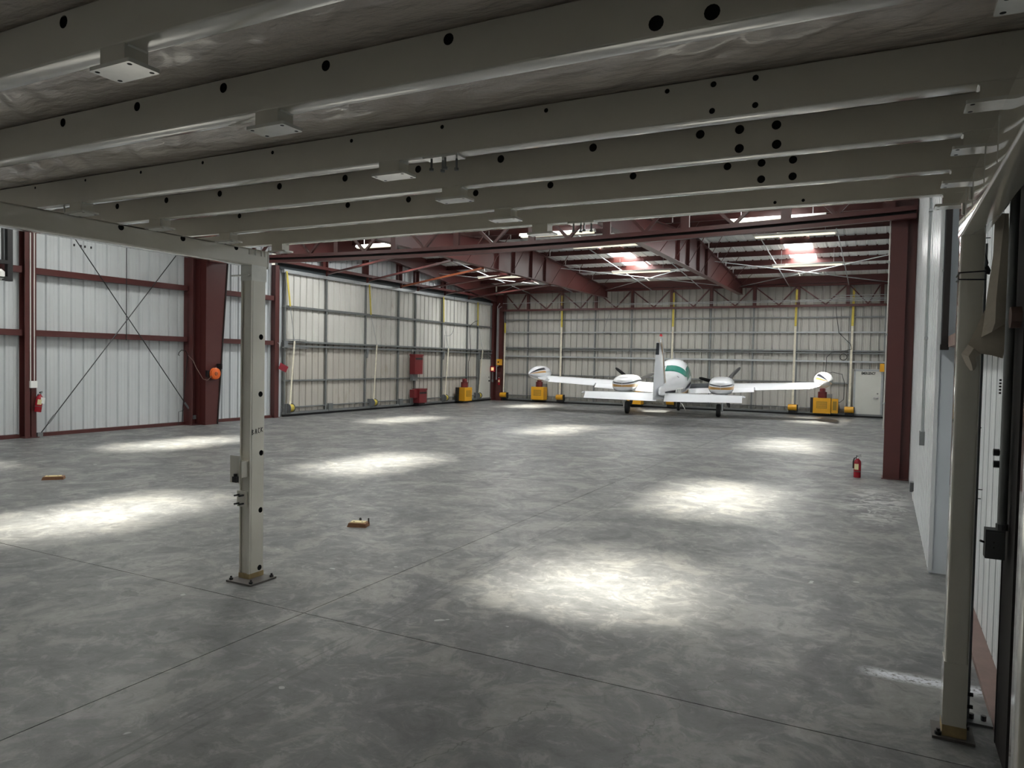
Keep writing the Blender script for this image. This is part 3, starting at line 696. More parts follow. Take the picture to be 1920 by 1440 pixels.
# ---- wiring on doors
def cable(name, pts, label, r=.012, m_='black'):
    o = part(name, None, m_, lambda m: m.tube(pts, r, 6), 60); tag(o, label, 'cable'); return o
def arc(p, q, sag, n=8, dv=(0, 0, -1)):
    p = Vector(p); q = Vector(q); return [p.lerp(q, k/n)+Vector(dv)*sag*4*(k/n)*(1-k/n) for k in range(n+1)]
XX = XL+.24
cable('hanging_cable', [(XX, 28.35, 4.86)]+arc((XX, 28.4, 3.6), (XX, 27.6, 3.1), .25, 8, (0, .6, -.8))+[(XX, 27.6, 2.5)], 'thin grey cable looping down the left hangar door', .010, 'galv_dark')
cable('hanging_cable', arc((XX, 30.55, 3.9), (XX, 29.8, 3.62), -.05)+[(XX, 29.8, 3.3), (XX, 29.92, 2.3), (XX, 29.72, 1.9), (XX, 29.75, .9), (XX, 29.45, .8)], 'black cable looping from door strap down to the yellow motor', .013)
YY = YB-.22
loop = [(-1.52+.13*math.cos(a), YY, 2.42+.13*math.sin(a)) for a in [k*math.pi/6 for k in range(13)]]
cable('hanging_cable', [(-1.86, YY, 4.75), (-1.84, YY, 4.2), (-1.72, YY, 3.4), (-1.28, YY, 2.95), (-1.22, YY, 2.75), (-1.5, YY, 2.66)]+[(-1.95, YY, 2.62), (-2.15, YY, 2.4), (-2.16, YY, 1.75), (-1.9, YY, 1.8), (-1.55, YY, 1.72), (-1.46, YY, 1.4), (-1.46, YY, .7), (-1.6, YY, .58), (-1.9, YY, .62)], 'black cable looping across back hangar door beside the emergency door')
cable('cable_coil', loop, 'small coil of black cable hung on the back hangar door', .013)
cable('hanging_cable', [(-11.5, YY, 4.45), (-11.85, YY, 3.4), (-11.72, YY, 3.32), (-11.45, YY, 3.42), (-11.4, YY, 3.34), (-11.5, YY, 3.31)], 'thin loose wire dangling on the back door behind the left engine', .008, 'galv_dark')
for z, xa, xb, w_ in ((4.86, -17.1, -11.9, 'starting at the corner column'), (4.74, -11.7, .3, 'upper of the long pair'), (4.68, -11.7, .3, 'lower of the long pair'), (4.90, -2.0, .35, 'upper of the short pair above emergency door'), (4.80, -2.0, .35, 'lower of the short pair above emergency door')):
    o = part('wall_conduit', None, 'galv', lambda m: m.cyl((xa, 32.22, z), (xb, 32.22, z), .016, 8), 40); tag(o, 'galvanised conduit across back truss, '+w_, 'conduit', 'back truss conduits')
t = thing('column_conduit', (-.02, 14.72, 0), 'thin white conduit clipped to edge of the broad red column', 'conduit')
part('pipe', t, 'white_pipe', lambda m: m.cyl((.005, 14.80, .9), (.005, 14.80, 5.2), .012, 8), 40)
for z in (1.35, 2.6, 3.9): part('clip', t, 'galv', lambda m: m.box(-.02, .03, 14.77, 14.83, z, z+.03))
t = thing('wall_switch', (-.12, 32.3, 1.9), 'small yellow switch box above the emergency door frame', 'switch box'); part('box', t, 'yellow', lambda m: m.box(-.19, -.03, YB-.3, YB-.14, 1.86, 2.18)); part('arm', t, 'galv_dark', lambda m: m.box(-.13, -.09, YB-.14, YB-.02, 2.0, 2.05))
t = thing('wall_switch', (-17.1, 32.2, 1.9), 'small yellow box on the red corner column', 'switch box'); part('box', t, 'yellow', lambda m: m.box(-17.35, -17.10, 32.08, 32.26, 1.78, 2.08)); part('button', t, 'black', lambda m: m.cyl((-17.22, 32.08, 1.93), (-17.22, 32.06, 1.93), .04, 10))
t = thing('fire_alarm', (-17.5, 32.2, 1.5), 'red alarm box with glowing amber window on the corner column', 'alarm'); part('box', t, 'ext_red', lambda m: m.box(-17.66, -17.42, 32.04, 32.16, 1.44, 1.72)); part('window', t, 'amber', lambda m: m.box(-17.60, -17.46, 32.03, 32.04, 1.50, 1.66)); part('drop_cord', t, 'galv_dark', lambda m: (m.cyl((-17.54, 32.1, 1.44), (-17.54, 32.1, 1.05), .02, 8), m.box(-17.58, -17.50, 32.06, 32.14, .92, 1.05)))
o = part('corner_conduit', None, 'galv', lambda m: (m.tube([(-17.33, 32.1, 1.05), (-17.33, 32.1, 4.7), (-17.2, 32.1, 4.86)], .025, 8), m.tube([(-17.26, 32.1, 1.7), (-17.26, 32.1, 4.6), (-17.1, 32.1, 4.7)], .018, 8)), 40); tag(o, 'pair of galvanised conduits on the red corner column', 'conduit')

# ================================================================== the mezzanine
FPX = 25.578/36*1920
def ray(x, y): return fw*FPX+rt*(x-960)-up*(y-720)
def onY(x, y, v): d = ray(x, y); q = d*(v/d.y); return Vector((q.x, v, q.z+2))
def onX(x, y, v): d = ray(x, y); q = d*(v/d.x); return Vector((v, q.y, q.z+2))
ZB, ZT = 3.0, 3.165
JW = .09
JOISTS = [('O', 1.535), ('A', 2.20), ('B', 3.02), ('C', 3.615), ('D', 4.255), ('E', 4.835)]
HOLES = {'O': [(119, 28, .022)],
 'A': [(118, 225, .021), (257, 194, .021), (419, 159, .021), (611, 117, .021), (841, 67, .021), (1230, 50, .024), (1335, 30, .024)],
 'B': [(66, 351, .009), (160, 338, .009), (264, 323, .010), (380, 305, .010), (511, 286, .010), (659, 264, .010), (829, 238, .010), (1024, 207, .010), (1251, 171, .010), (1338, 153, .012), (1417, 140, .012), (1335, 208, .012), (1416, 197, .012)],
 'C': [(220, 383, .0215), (312, 372, .0215), (412, 360, .0215), (524, 347, .0215), (647, 332, .0215), (784, 317, .0215), (939, 298, .0215), (1112, 275, .0215), (1313, 249, .0215), (1387, 236, .0215), (1456, 229, .0215), (1386, 282, .0215), (1456, 274, .0215)],
 'D': [(449, 403, .020), (652, 384, .0215), (766, 374, .0215), (892, 362, .0215), (1032, 347, .0215), (1187, 330, .0215), (1364, 311, .0215), (1428, 303, .0215), (1487, 297, .0215), (1427, 340, .0215), (1486, 334, .0215)],
 'E': [(1453, 380, .010), (1506, 377, .010)]}
FEET = (-4.858, -2.275, .325)
JLAB = {'O': 'white mezzanine joist with a single big hole, deepest under the deck', 'A': 'white mezzanine joist with a row of big black holes along its top edge',
        'B': 'white mezzanine joist with tiny holes and dangling clamp bolts', 'C': 'white mezzanine joist with medium holes, next to the tiny holed joist',
        'D': 'white mezzanine joist with medium holes, next to the outermost joist', 'E': 'outermost white mezzanine joist, resting above the post marked BACK'}
def bolt_cluster(par, ma, x, y, z):
    for dx, dy in ((-.05, -.02), (-.01, .02), (.03, -.02), (.07, .02)):
        part('clamp_bolt', par, ma, lambda m: m.lathe([(.006, z+.01), (.006, z-.05), (.012, z-.05), (.012, z-.062)], (x+dx, y+dy, 0), 6))
for nm, y0 in JOISTS:
    lab = JLAB[nm]
    t = thing('mezzanine_joist', (-2.3, y0+JW/2, ZB), lab, 'joist', 'mezzanine joists')
    hs = []
    for px_, py_, r in HOLES[nm]:
        p = onY(px_, py_, y0)
        if -6.1 < p.x < .4: hs.append((p.x, min(max(p.z, ZB+.016+r), ZT-.016-r), r))
    tube_with_holes('tube', t, 'mezz_paint', 0, -6.15, .47, y0, y0+JW, ZB, ZT, 'u0', hs, .006)
    for fx in FEET:
        ft = part('foot', t, 'mezz_paint', lambda m: m.box(fx-.062, fx+.062, y0+.001, y0+JW-.004, 2.942, ZB+.002))
        part('weld', ft, 'mezz_worn', lambda m: (m.cyl((fx+.062, y0+.01, ZB), (fx+.062, y0+JW-.01, ZB), .007, 6), m.cyl((fx-.062, y0+.01, ZB), (fx-.062, y0+JW-.01, ZB), .006, 6)))
        pl = part('bolt_plate', t, 'mezz_worn', lambda m: m.prism([(fx+a, y0+JW/2+b) for a, b in rrect(.205, .115, .008, 2)], 2, 2.930, 2.943))
        for a in (-.082, .082):
            for b in (-.04, .04): part('bolt_hole_shade', pl, 'hole_shade', lambda m: m.cyl((fx+a, y0+JW/2+b, 2.9295), (fx+a, y0+JW/2+b, 2.936), .008, 10))  # black disc painted as the shade of a bolt hole
    if nm in 'BE':
        bx = onY(820 if nm == 'B' else 1085, 305 if nm == 'B' else 430, y0).x
        cl = part('clamp_plate', t, 'mezz_worn', lambda m: m.box(bx-.09, bx+.11, y0+.004, y0+JW-.004, ZB-.010, ZB))
        bolt_cluster(cl, 'galv_dark', bx, y0+JW/2, ZB-.005)
    if nm == 'B':
        bolt_cluster(t, 'mezz_worn', -4.95, y0+JW/2-.01, ZB-.005)
# main beams along the hall
def Lz(p): return p
t = thing('mezzanine_beam', (-5.03, 1.5, 2.79), 'white steel edge beam carrying joists on the post marked BACK', 'beam')
hs = []
for px_, py_ in ((227, 426), (343, 447), (443, 464)):
    p = onX(px_, py_, -4.965); hs.append((p.y, p.z, .023))
tube_with_holes('tube', t, 'mezz_paint', 1, -2.6, 4.835, -5.095, -4.965, 2.79, 2.94, 'u1', hs, .012)
part('end_plate', t, 'mezz_worn', lambda m: m.box(-5.10, -4.96, 4.835, 4.845, 2.78, 2.94))
part('end_bolt', t, 'mezz_worn', lambda m: [m.cyl((-4.965, y, 2.93), (-4.965, y, 2.885), .007, 6) for y in (4.62, 4.69, 4.76, 4.80)])
t = thing('mezzanine_beam', (.40, 1.5, 2.715), 'white steel edge beam carrying joists along the right wall', 'beam')
tube_with_holes('tube', t, 'mezz_paint', 1, -2.6, 4.71, .336, .456, 2.715, 2.929, 'u1', [], .010)
part('splice_line', t, 'mezz_worn', lambda m: [m.box(.334, .3365, y, y+.004, 2.75, 2.92) for y in (3.15, 3.55, 4.0, 4.35)])
part('clip_bolt', t, 'mezz_worn', lambda m: [m.cyl((.33, y, 2.86), (.33, y, 2.80), .006, 6) for y in (4.05, 4.42)])
# insulation blanket and deck
from mathutils import noise as mn
def blanket():
    m = MB(); rows = []
    ed = [-2.6, -1.6, -.9, -.2, .4, .95]+[y+JW/2 for _, y in JOISTS]
    ny, nx = 230, 220
    for j in range(ny+1):
        y = -2.6+(4.94+2.6)*j/ny; row = []
        k = max([i for i in range(len(ed)) if ed[i] <= y+1e-6]); a = ed[k]; b = ed[k+1] if k+1 < len(ed) else 4.95
        s = 0 if b <= a else min(1, max(0, (y-a)/(b-a)))
        prof = (math.sin(math.pi*min(1, s/.9))**.8 if s < .9 else 0)
        for i in range(nx+1):
            x = -6.13+6.75*i/nx
            w = mn.noise(Vector((x*1.3, y*1.1, 3)))*.7+mn.noise(Vector((x*9+y*9, y*2.6, 9)))*.55+mn.noise(Vector((x*3.1, y*9, 1)))*.3
            row.append((x, y, ZT+.004-prof*(.045+.034*w)))
        rows.append(row)
    m.grid(rows); return m
o = obj('insulation_blanket', blanket(), 'vinyl', None, 60); tag(o, 'wrinkled greige vinyl insulation sheet sagging between the white joists', 'insulation')
o = part('mezzanine_deck', None, 'galv', lambda m: m.box(-6.16, .60, -2.7, 4.95, 3.20, 3.25)); tag(o, 'thin steel deck plate on top of the mezzanine joists', 'deck')

# posts
def base(t, cx, cy, s, bolts, z=.016):
    part('base_plate', t, 'base_rust', lambda m: m.box(cx-s/2, cx+s/2, cy-s/2, cy+s/2, 0, z))
    for a, b in bolts: part('anchor_bolt', t, 'black_metal', lambda m: m.lathe([(.017, z), (.017, z+.018), (.009, z+.018), (.009, z+.034)], (cx+a, cy+b, 0), 8))
t = thing('mezzanine_post', (-5.03, 4.74, 0), 'white steel mezzanine post with the word BACK written on it', 'post')
PX0, PX1, PY0, PY1 = -5.092, -4.965, 4.66, 4.815
hs = []
for px_, py_ in ((490, 520), (489.5, 632), (488.5, 739), (490, 849), (488.5, 956), (486.5, 1064)):
    p = onX(px_, py_, PX1); hs.append((p.z, min(p.y, PY1-.038), .025))
tube_with_holes('tube', t, 'mezz_paint', 2, .016, 2.79, PX0, PX1, PY0, PY1, 'u1', hs, .010)
base(t, -4.975, 4.685, .30, ((-.12, -.12), (.12, -.12), (.12, .12), (-.12, .12)))
part('lip', t, 'mezz_paint', lambda m: (m.box(PX1-.03, PX1-.002, PY0-.012, PY0+.004, .05, 2.79), m.box(PX0+.002, PX0+.016, PY0-.012, PY0+.004, .05, 2.79)))
part('stain_band', t, 'seal_stain', lambda m: m.box(PX0-.0015, PX1+.0015, PY0-.0135, PY1+.0015, .016, .06))
part('top_tab', t, 'mezz_worn', lambda m: (m.box(-5.20, -4.98, 4.625, 4.665, 2.70, 2.712), m.box(PX0-.002, PX1+.003, PY0-.014, PY1+.003, 2.66, 2.80)))
# side plate and stud bracket low on the post
part('side_stub', t, 'mezz_paint', lambda m: m.box(-5.06, -4.985, 4.575, 4.66, .93, 1.07))
sp = part('side_plate', t, 'mezz_paint', lambda m: m.box(-5.115, -5.005, 4.563, 4.575, .88, 1.12))
part('plate_bolt', sp, 'black_metal', lambda m: (m.box(-5.06, -5.01, 4.535, 4.563, .89, .94), m.cyl((-5.035, 4.55, .94), (-5.035, 4.55, .965), .016, 8)))
part('stud_plate', t, 'mezz_paint', lambda m: m.box(-5.10, -4.99, 4.628, 4.648, .66, .80))
for x in (-5.075, -5.02):
    for z in (.69, .765): part('stud', t, 'black', lambda m: m.cyl((x, 4.628, z), (x, 4.575, z), .008, 6))
# handwritten BACK on the face turned to the hall
def letters(m):
    S = {'B': [((0, 0), (0, 1)), ((0, 1), (.5, .85)), ((.5, .85), (.05, .52)), ((.05, .52), (.6, .3)), ((.6, .3), (0, 0))],
         'A': [((0, 0), (.4, 1)), ((.4, 1), (.75, 0)), ((.1, .4), (.65, .42))],
         'C': [((.7, .85), (.3, 1)), ((.3, 1), (.02, .6)), ((.02, .6), (.2, .05)), ((.2, .05), (.7, .1))],
         'K': [((0, 0), (.08, 1)), ((.65, .95), (.08, .5)), ((.08, .5), (.7, .05))]}
    yy = 4.668
    for i, ch in enumerate('BACK'):
        for (a, b), (c, d) in S[ch]:
            sc = .036; x = PX1+.0015; z0 = 1.300+.006*i
            m.bar((x, yy+a*sc*.8, z0+b*sc*1.25), (x, yy+c*sc*.8, z0+d*sc*1.25), .0045, .002, (1, 0, 0))
        yy += .034
part('lettering', t, 'ink', letters)
t = thing('mezzanine_post', (.394, 4.625, 0), 'white steel mezzanine post with stained foot beside the hanging tarp', 'post')
tube_with_holes('tube', t, 'mezz_paint', 2, .014, 2.715, .338, .450, 4.55, 4.70, 'u1', [], .012)
base(t, .39, 4.62, .20, ((-.07, -.07), (.07, .07)), .014)
part('stain_band', t, 'seal_stain', lambda m: m.box(.3365, .4515, 4.5485, 4.7015, .014, .075))
part('sleeve', t, 'mezz_paint', lambda m: m.box(.335, .448, 4.547, 4.70, .075, .42))
for z, dz in ((2.51, .006), (2.485, -.004)): part('tie_wire', t, 'black', lambda m: m.tube([(.334, 4.70, z), (.334, 4.546, z+dz), (.454, 4.546, z+dz*2), (.454, 4.70, z)], .004, 5))
t = thing('mezzanine_post', (.394, 2.335, 0), 'white steel mezzanine post at the picture edge beyond the near black column', 'post')
tube_with_holes('tube', t, 'mezz_paint', 2, .014, 2.715, .338, .450, 2.26, 2.41, 'u1', [], .012)
base(t, .39, 2.34, .20, ((-.07, -.07), (.07, .07)), .014)
t = thing('angle_post', (.475, 4.9, 0), 'slim dark steel angle bolted to floor behind the tarp post', 'post')
part('angle', t, 'galv_dark', lambda m: (m.box(.456, .468, 4.74, 4.86, 0, 2.71), m.box(.456, .49, 4.85, 4.86, 0, 2.71)))
part('foot', t, 'galv_dark', lambda m: m.box(.456, .60, 4.80, 4.93, 0, .012))
for x in (.50, .56): part('anchor_bolt', t, 'black_metal', lambda m: m.cyl((x, 4.86, .012), (x, 4.86, .04), .014, 6))
for z in (.10, .17): part('side_bolt', t, 'black_metal', lambda m: m.cyl((.468, 4.80, z), (.50, 4.80, z), .012, 6))

# ================================================================== things along the right wall
t = thing('shade_black_steel', (.64, 4.46, 0), 'steel column coloured nearly black for its shadow beside grey conduit', 'column')
part('section', t, 'shade_black_steel', lambda m: col_I(m, .575, .712, 4.16, 4.56, .036, 6.0, 'y', .02))  # shadow on the column is put into its near-black colour
part('web_cover', t, 'shade_black_steel', lambda m: m.box(.578, .60, 4.18, 4.54, .036, 6.0))
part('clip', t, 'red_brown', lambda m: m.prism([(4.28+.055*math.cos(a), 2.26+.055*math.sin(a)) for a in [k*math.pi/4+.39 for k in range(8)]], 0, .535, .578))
t = thing('box_conduit', (.52, 4.35, .8), 'grey steel conduit dropping into a dark square electrical box', 'conduit')
def cx_(px_, py_, Y=4.36): return onY(px_, py_, Y)
pa, pb = cx_(1876, 985), cx_(1900, 380)
part('pipe', t, 'galv_dark', lambda m: m.cyl((pa.x+.006, 4.36, pa.z), (pa.x+.006, 4.36, 3.0), .021, 12), 40)
bx0, bx1 = cx_(1846, 1020).x, cx_(1883, 1020).x; bz0, bz1 = cx_(1862, 1046).z, cx_(1862, 992).z
bo = part('junction_box', t, 'box_grey', lambda m: m.box(bx0, bx1, 4.33, 4.41, bz0, bz1))
part('cover', bo, 'box_grey', lambda m: m.box(bx0+.008, bx1-.004, 4.325, 4.33, bz0+.006, bz1-.012))
part('screw', bo, 'black', lambda m: [m.cyl((bx0+.035, 4.325, z), (bx0+.035, 4.322, z), .004, 8) for z in (bz0+.06, bz1-.06)])
part('toggle', bo, 'black', lambda m: m.cyl((bx0, 4.37, (bz0+bz1)/2), (bx0-.02, 4.36, (bz0+bz1)/2+.008), .006, 6))
part('connector', t, 'box_grey', lambda m: m.cyl((pa.x+.006, 4.36, bz1), (pa.x+.006, 4.36, bz1+.03), .028, 10))
for py_ in (848, 870):
    q = cx_(1864, py_, 4.42)
    part('standoff', t, 'black', lambda m: (m.cyl((q.x, 4.42, q.z), (.573, 4.42, q.z), .011, 8), m.cyl((q.x-.004, 4.42, q.z), (q.x+.022, 4.42, q.z), .018, 8)))
part('pull_chain', t, 'black', lambda m: [m.cyl((cx_(1876, 711, 4.30).x, 4.30, cx_(1876, 711, 4.3).z-k*.016), (cx_(1876, 711, 4.30).x, 4.30, cx_(1876, 711, 4.3).z-k*.016-.009), .005, 6) for k in range(5)])
# tarp
def tarp(m):
    def q(x, y, Y): return tuple(onY(x, y, Y))
    main = [[(1866, 400, 4.50), (1884, 400, 4.47), (1892, 400, 4.46)], [(1862, 480, 4.50), (1876, 480, 4.46), (1892, 480, 4.46)], [(1850, 560, 4.51), (1868, 560, 4.44), (1890, 560, 4.46)],
            [(1844, 610, 4.50), (1866, 605, 4.44), (1888, 600, 4.46)], [(1840, 632, 4.48), (1860, 622, 4.42), (1888, 605, 4.45)]]
    skirt = [[(1846, 582, 4.52), (1860, 600, 4.49), (1887, 596, 4.48)], [(1832, 612, 4.51), (1852, 630, 4.50), (1886, 620, 4.48)], [(1815, 646, 4.49), (1844, 650, 4.47), (1884, 650, 4.47)], [(1838, 663, 4.47), (1858, 666, 4.45), (1880, 672, 4.46)]]
    corner = [[(1815, 646, 4.49), (1826, 653, 4.46), (1839, 663, 4.465)], [(1802, 664, 4.49), (1816, 668, 4.44), (1830, 669, 4.46)], [(1811, 684, 4.50), (1822, 684, 4.46), (1831, 685, 4.47)], [(1819, 695, 4.50), (1824, 695, 4.48), (1828, 692, 4.49)]]
    for rows, th in ((skirt, .006), (main, .006), (corner, .006)):
        n = len(rows[0]); fr = [[q(*p) for p in r] for r in rows]; bk = [[(a[0]+.001, a[1]+th, a[2]) for a in r] for r in fr]
        m.grid(fr); m.grid(bk)
        edge = lambda g: g[0]+[r[-1] for r in g[1:]]+g[-1][-2::-1]+[r[0] for r in g[-2:0:-1]]
        ea, eb = edge(fr), edge(bk); k = len(ea)
        m.add(ea+eb, [(i, (i+1) % k, k+(i+1) % k, k+i) for i in range(k)])
o = part('tarp', None, 'tarp', tarp, 35); tag(o, 'crumpled beige cloth tarp hanging beside the mezzanine post', 'tarp')
o = part('rag_cord', None, 'black', lambda m: (m.tube([tuple(onY(x, y, 4.6)) for x, y in ((1844, 462), (1848, 478), (1852, 493), (1850, 500))], .004, 5), m.tube([tuple(onY(x, y, 4.6)) for x, y in ((1849, 500), (1853, 507), (1851, 514))], .012, 6))); tag(o, 'short frayed black cord hanging behind the right mezzanine post', 'cord')
t = thing('wall_conduit_drop', (.42, 9.9, 1.1), 'galvanised conduit drop with grey outlet box on glossy white wall', 'conduit')
part('pipe', t, 'galv', lambda m: m.tube([(.415, 9.9, 1.26), (.415, 9.9, 3.95), (.40, 9.75, 4.2), (.36, 9.4, 4.75)], .017, 8), 40)
part('outlet_box', t, 'galv_dark', lambda m: m.box(.385, .44, 9.82, 9.99, 1.10, 1.26))
for z in (2.35, 3.85): part('clip', t, 'galv', lambda m: m.box(.395, .438, 9.85, 9.95, z, z+.03))
t = thing('wall_outlet', (.42, 12.6, .2), 'small broken grey outlet low on the glossy white wall', 'outlet'); part('box', t, 'box_grey', lambda m: m.box(.39, .445, 12.5, 12.66, .14, .28)); part('torn_cover', t, 'paper', lambda m: m.prism([(12.42, .02), (12.62, .04), (12.70, .14), (12.55, .18), (12.44, .12)], 0, .43, .438))
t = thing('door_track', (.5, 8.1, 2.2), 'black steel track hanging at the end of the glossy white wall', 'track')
part('rail', t, 'shade_black_steel', lambda m: m.box(.475, .528, 8.12, 8.19, 2.21, 6.0)); part('end_stop', t, 'shade_black_steel', lambda m: m.box(.465, .535, 8.10, 8.19, 2.19, 2.24)); part('rail_bolt', t, 'galv', lambda m: m.cyl((.47, 8.14, 2.95), (.458, 8.14, 2.95), .012, 6))
o = part('wall_girt', None, 'red_brown', lambda m: (m.box(.53, .715, 5.2, 8.18, 2.215, 2.225), m.box(.53, .545, 5.2, 8.18, 2.225, 2.32))); tag(o, 'dusty red brown girt on the near right wall', 'girt')
def screws(m):
    for px_, py_ in ((1836, 802), (1838, 918), (1835, 935), (1853, 446)):
        p = onX(px_, py_, .70); m.cyl((.716, p.y, p.z), (.64, p.y, p.z), .004, 5)
o = part('wall_screw', None, 'black', screws); tag(o, 'long dark screw points poking from the near right wall', 'screws', kind='stuff')

# ================================================================== extinguishers, chocks, reel and left wall things
def extinguisher(x, y, z, h, label, tilt=0, labelside=(-.3, -1)):
    t = thing('fire_extinguisher', (x, y, z), label, 'fire extinguisher'); t.rotation_euler = (tilt, 0, 0)
    s = h/.40; r = .06*s
    part('cylinder', t, 'ext_red', lambda m: m.lathe([(r*.94, 0), (r, .012*s), (r, .255*s), (r*.93, .29*s), (r*.6, .318*s), (r*.36, .33*s), (r*.33, .345*s)], (0, 0, 0), 20), 40, True)
    a0 = math.atan2(labelside[1], labelside[0])
    part('label', t, 'ext_label', lambda m: m.grid([[((r+.0015)*math.cos(a0+a), (r+.0015)*math.sin(a0+a), zz*s) for a in [k*.15-.6 for k in range(9)]] for zz in (.145, .245)]), 40, True)
    part('band', t, 'motor_red', lambda m: m.lathe([(r+.001, .10*s), (r+.003, .105*s), (r+.003, .115*s), (r+.001, .12*s)], (0, 0, 0), 20), 40, True)
    v = part('valve', t, 'chrome', lambda m: m.cyl((0, 0, .34*s), (0, 0, .365*s), .018*s, 10), 40, True)
    part('lever', v, 'black_metal', lambda m: (m.bar((-.02*s, 0, .368*s), (.06*s, 0, .378*s), .02*s, .008*s), m.bar((-.02*s, 0, .385*s), (.055*s, 0, .402*s), .02*s, .008*s), m.box(-.025*s, -.01*s, -.01*s, .01*s, .362*s, .392*s)), None, True)
    part('gauge', v, 'paper', lambda m: m.cyl((0, -.018*s, .352*s), (0, -.028*s, .352*s), .014*s, 12), None, True)
    part('hose', t, 'black', lambda m: m.tube([(-.015*s, 0, .355*s), (-.055*s, -.01, .34*s), (-.07*s, -.01, .28*s), (-.068*s, -.01, .16*s)], .010*s, 8), 40, True)
    return t
extinguisher(-.394, 14.667, 0, .41, 'red fire extinguisher standing on the floor by the broad red column')
e = extinguisher(-17.44, 9.97, .60, .48, 'red fire extinguisher with white tag hung on the left column', R(-8), (1, -.4))
part('paper_tag', e, 'paper', lambda m: m.loft([[(xx, -.01, .35), (xx, .085, .34), (xx, .085, .20), (xx, -.01, .21)] for xx in (.07, .072)]), None, True)
part('wall_hook', e, 'galv_dark', lambda m: m.box(-.10, .0, -.02, .02, .33, .36), None, True)
extinguisher(-17.24, 32.22, .78, .42, 'red fire extinguisher hung on the corner column under yellow box', 0, (.4, -1))

def chock(x, y, rz, L, W, label, knobs=True):
    t = thing('wheel_chock', (x, y, 0), label, 'chock', rz=rz)
    part('block', t, 'wood_side', lambda m: m.prism([(-L/2, 0), (L/2, 0), (L/2-.006, .045), (-L/2+.02, .048)], 1, -W/2, W/2), None, True)
    tp = part('top_board', t, 'wood_top', lambda m: m.prism([(a, b) for a, b in rrect(L*.74, W*.62, .01, 2)], 2, .048, .056), None, True)
    part('screw', tp, 'black', lambda m: [m.cyl((sx*L*.22, -W*.1, .056), (sx*L*.22, -W*.1, .0575), .012, 10) for sx in (-1, 1)], None, True)
    if knobs:
        part('knob', t, 'black', lambda m: m.lathe([(.010, .04), (.016, .06), (.016, .075), (.007, .086)], (.0, W*.42, 0), 10), 40, True)
        part('peg', t, 'black', lambda m: m.cyl((L*.47, W*.3, .02), (L*.46, W*.34, .088), .009, 8), 40, True)
chock(-5.52, 6.84, R(20), .23, .16, 'brown wooden wheel chock with yellow top and black knobs near post')
chock(-11.58, 6.86, R(48), .30, .16, 'brown wooden wheel chock with split yellow top lying farther left', False)

t = thing('cord_reel', (-17.15, 14.66, 1.32), 'bright orange cord reel mounted on the tapered red column', 'cord reel')
part('disc', t, 'orange', lambda m: (m.lathe([(.155, -17.14), (.165, -17.13), (.165, -17.11), (.155, -17.10)], (0, 14.68, 1.47), 24, 0), m.lathe([(.155, -17.08), (.165, -17.07), (.165, -17.05), (.150, -17.04)], (0, 14.68, 1.47), 24, 0)), 40)
part('hub', t, 'orange', lambda m: m.lathe([(.09, -17.10), (.09, -17.07)], (0, 14.68, 1.47), 20, 0), 40)
part('hub_cap', t, 'red_primer', lambda m: m.lathe([(.06, -17.045), (.045, -17.02)], (0, 14.68, 1.47), 16, 0), 40)
part('bracket', t, 'black_metal', lambda m: (m.box(-17.20, -17.12, 14.44, 14.52, 1.38, 1.56), m.box(-17.20, -17.0, 14.83, 14.86, 1.60, 1.75)))
part('cord', t, 'red_brown', lambda m: m.tube([(-17.05, 14.55, 1.42), (-17.06, 14.40, 1.28), (-17.1, 14.27, 1.32), (-17.3, 14.22, 1.62), (-17.35, 14.15, 1.82), (-17.38, 14.0, 1.98)], .010, 6), 60)
o = part('hook_pole', None, 'black_metal', lambda m: m.tube([(-17.58, 13.98, .1), (-17.58, 14.0, .5), (-17.60, 14.14, 1.8), (-17.6, 14.16, 2.0), (-17.6, 14.10, 2.10), (-17.6, 13.96, 2.12), (-17.6, 13.88, 2.05), (-17.6, 13.86, 1.98), (-17.6, 13.90, 1.97)], .010, 6), 60); tag(o, 'thin black pole with hooked top leaning on the left wall', 'pole')
o = part('wire_stand', None, 'black_metal', lambda m: m.tube([(-17.5, 13.80, 0.02), (-17.5, 13.80, .40), (-17.5, 13.92, .42), (-17.5, 13.98, .46)], .007, 6)); tag(o, 'little bent black wire stake beside the hooked pole', 'wire')
t = thing('wall_bracket', (-17.4, 9.3, 3.5), 'black steel lamp bracket on left wall at picture edge', 'bracket')
part('post', t, 'black', lambda m: m.box(-17.45, -17.33, 9.27, 9.38, 3.55, 5.3)); part('post', t, 'black', lambda m: m.box(-17.45, -17.40, 9.20, 9.235, 3.98, 5.3))
part('arm', t, 'black', lambda m: (m.box(-17.45, -17.30, 8.7, 9.30, 3.92, 4.0), m.box(-17.45, -17.30, 9.15, 9.30, 3.56, 3.64)))
part('lamp', t, 'paper', lambda m: m.lathe([(.05, 3.56), (.10, 3.60), (.10, 3.74), (.04, 3.80)], (-17.38, 9.13, 0), 14), 40)
part('clamp', t, 'black', lambda m: m.box(-17.47, -17.28, 9.02, 9.2, 3.60, 3.63))

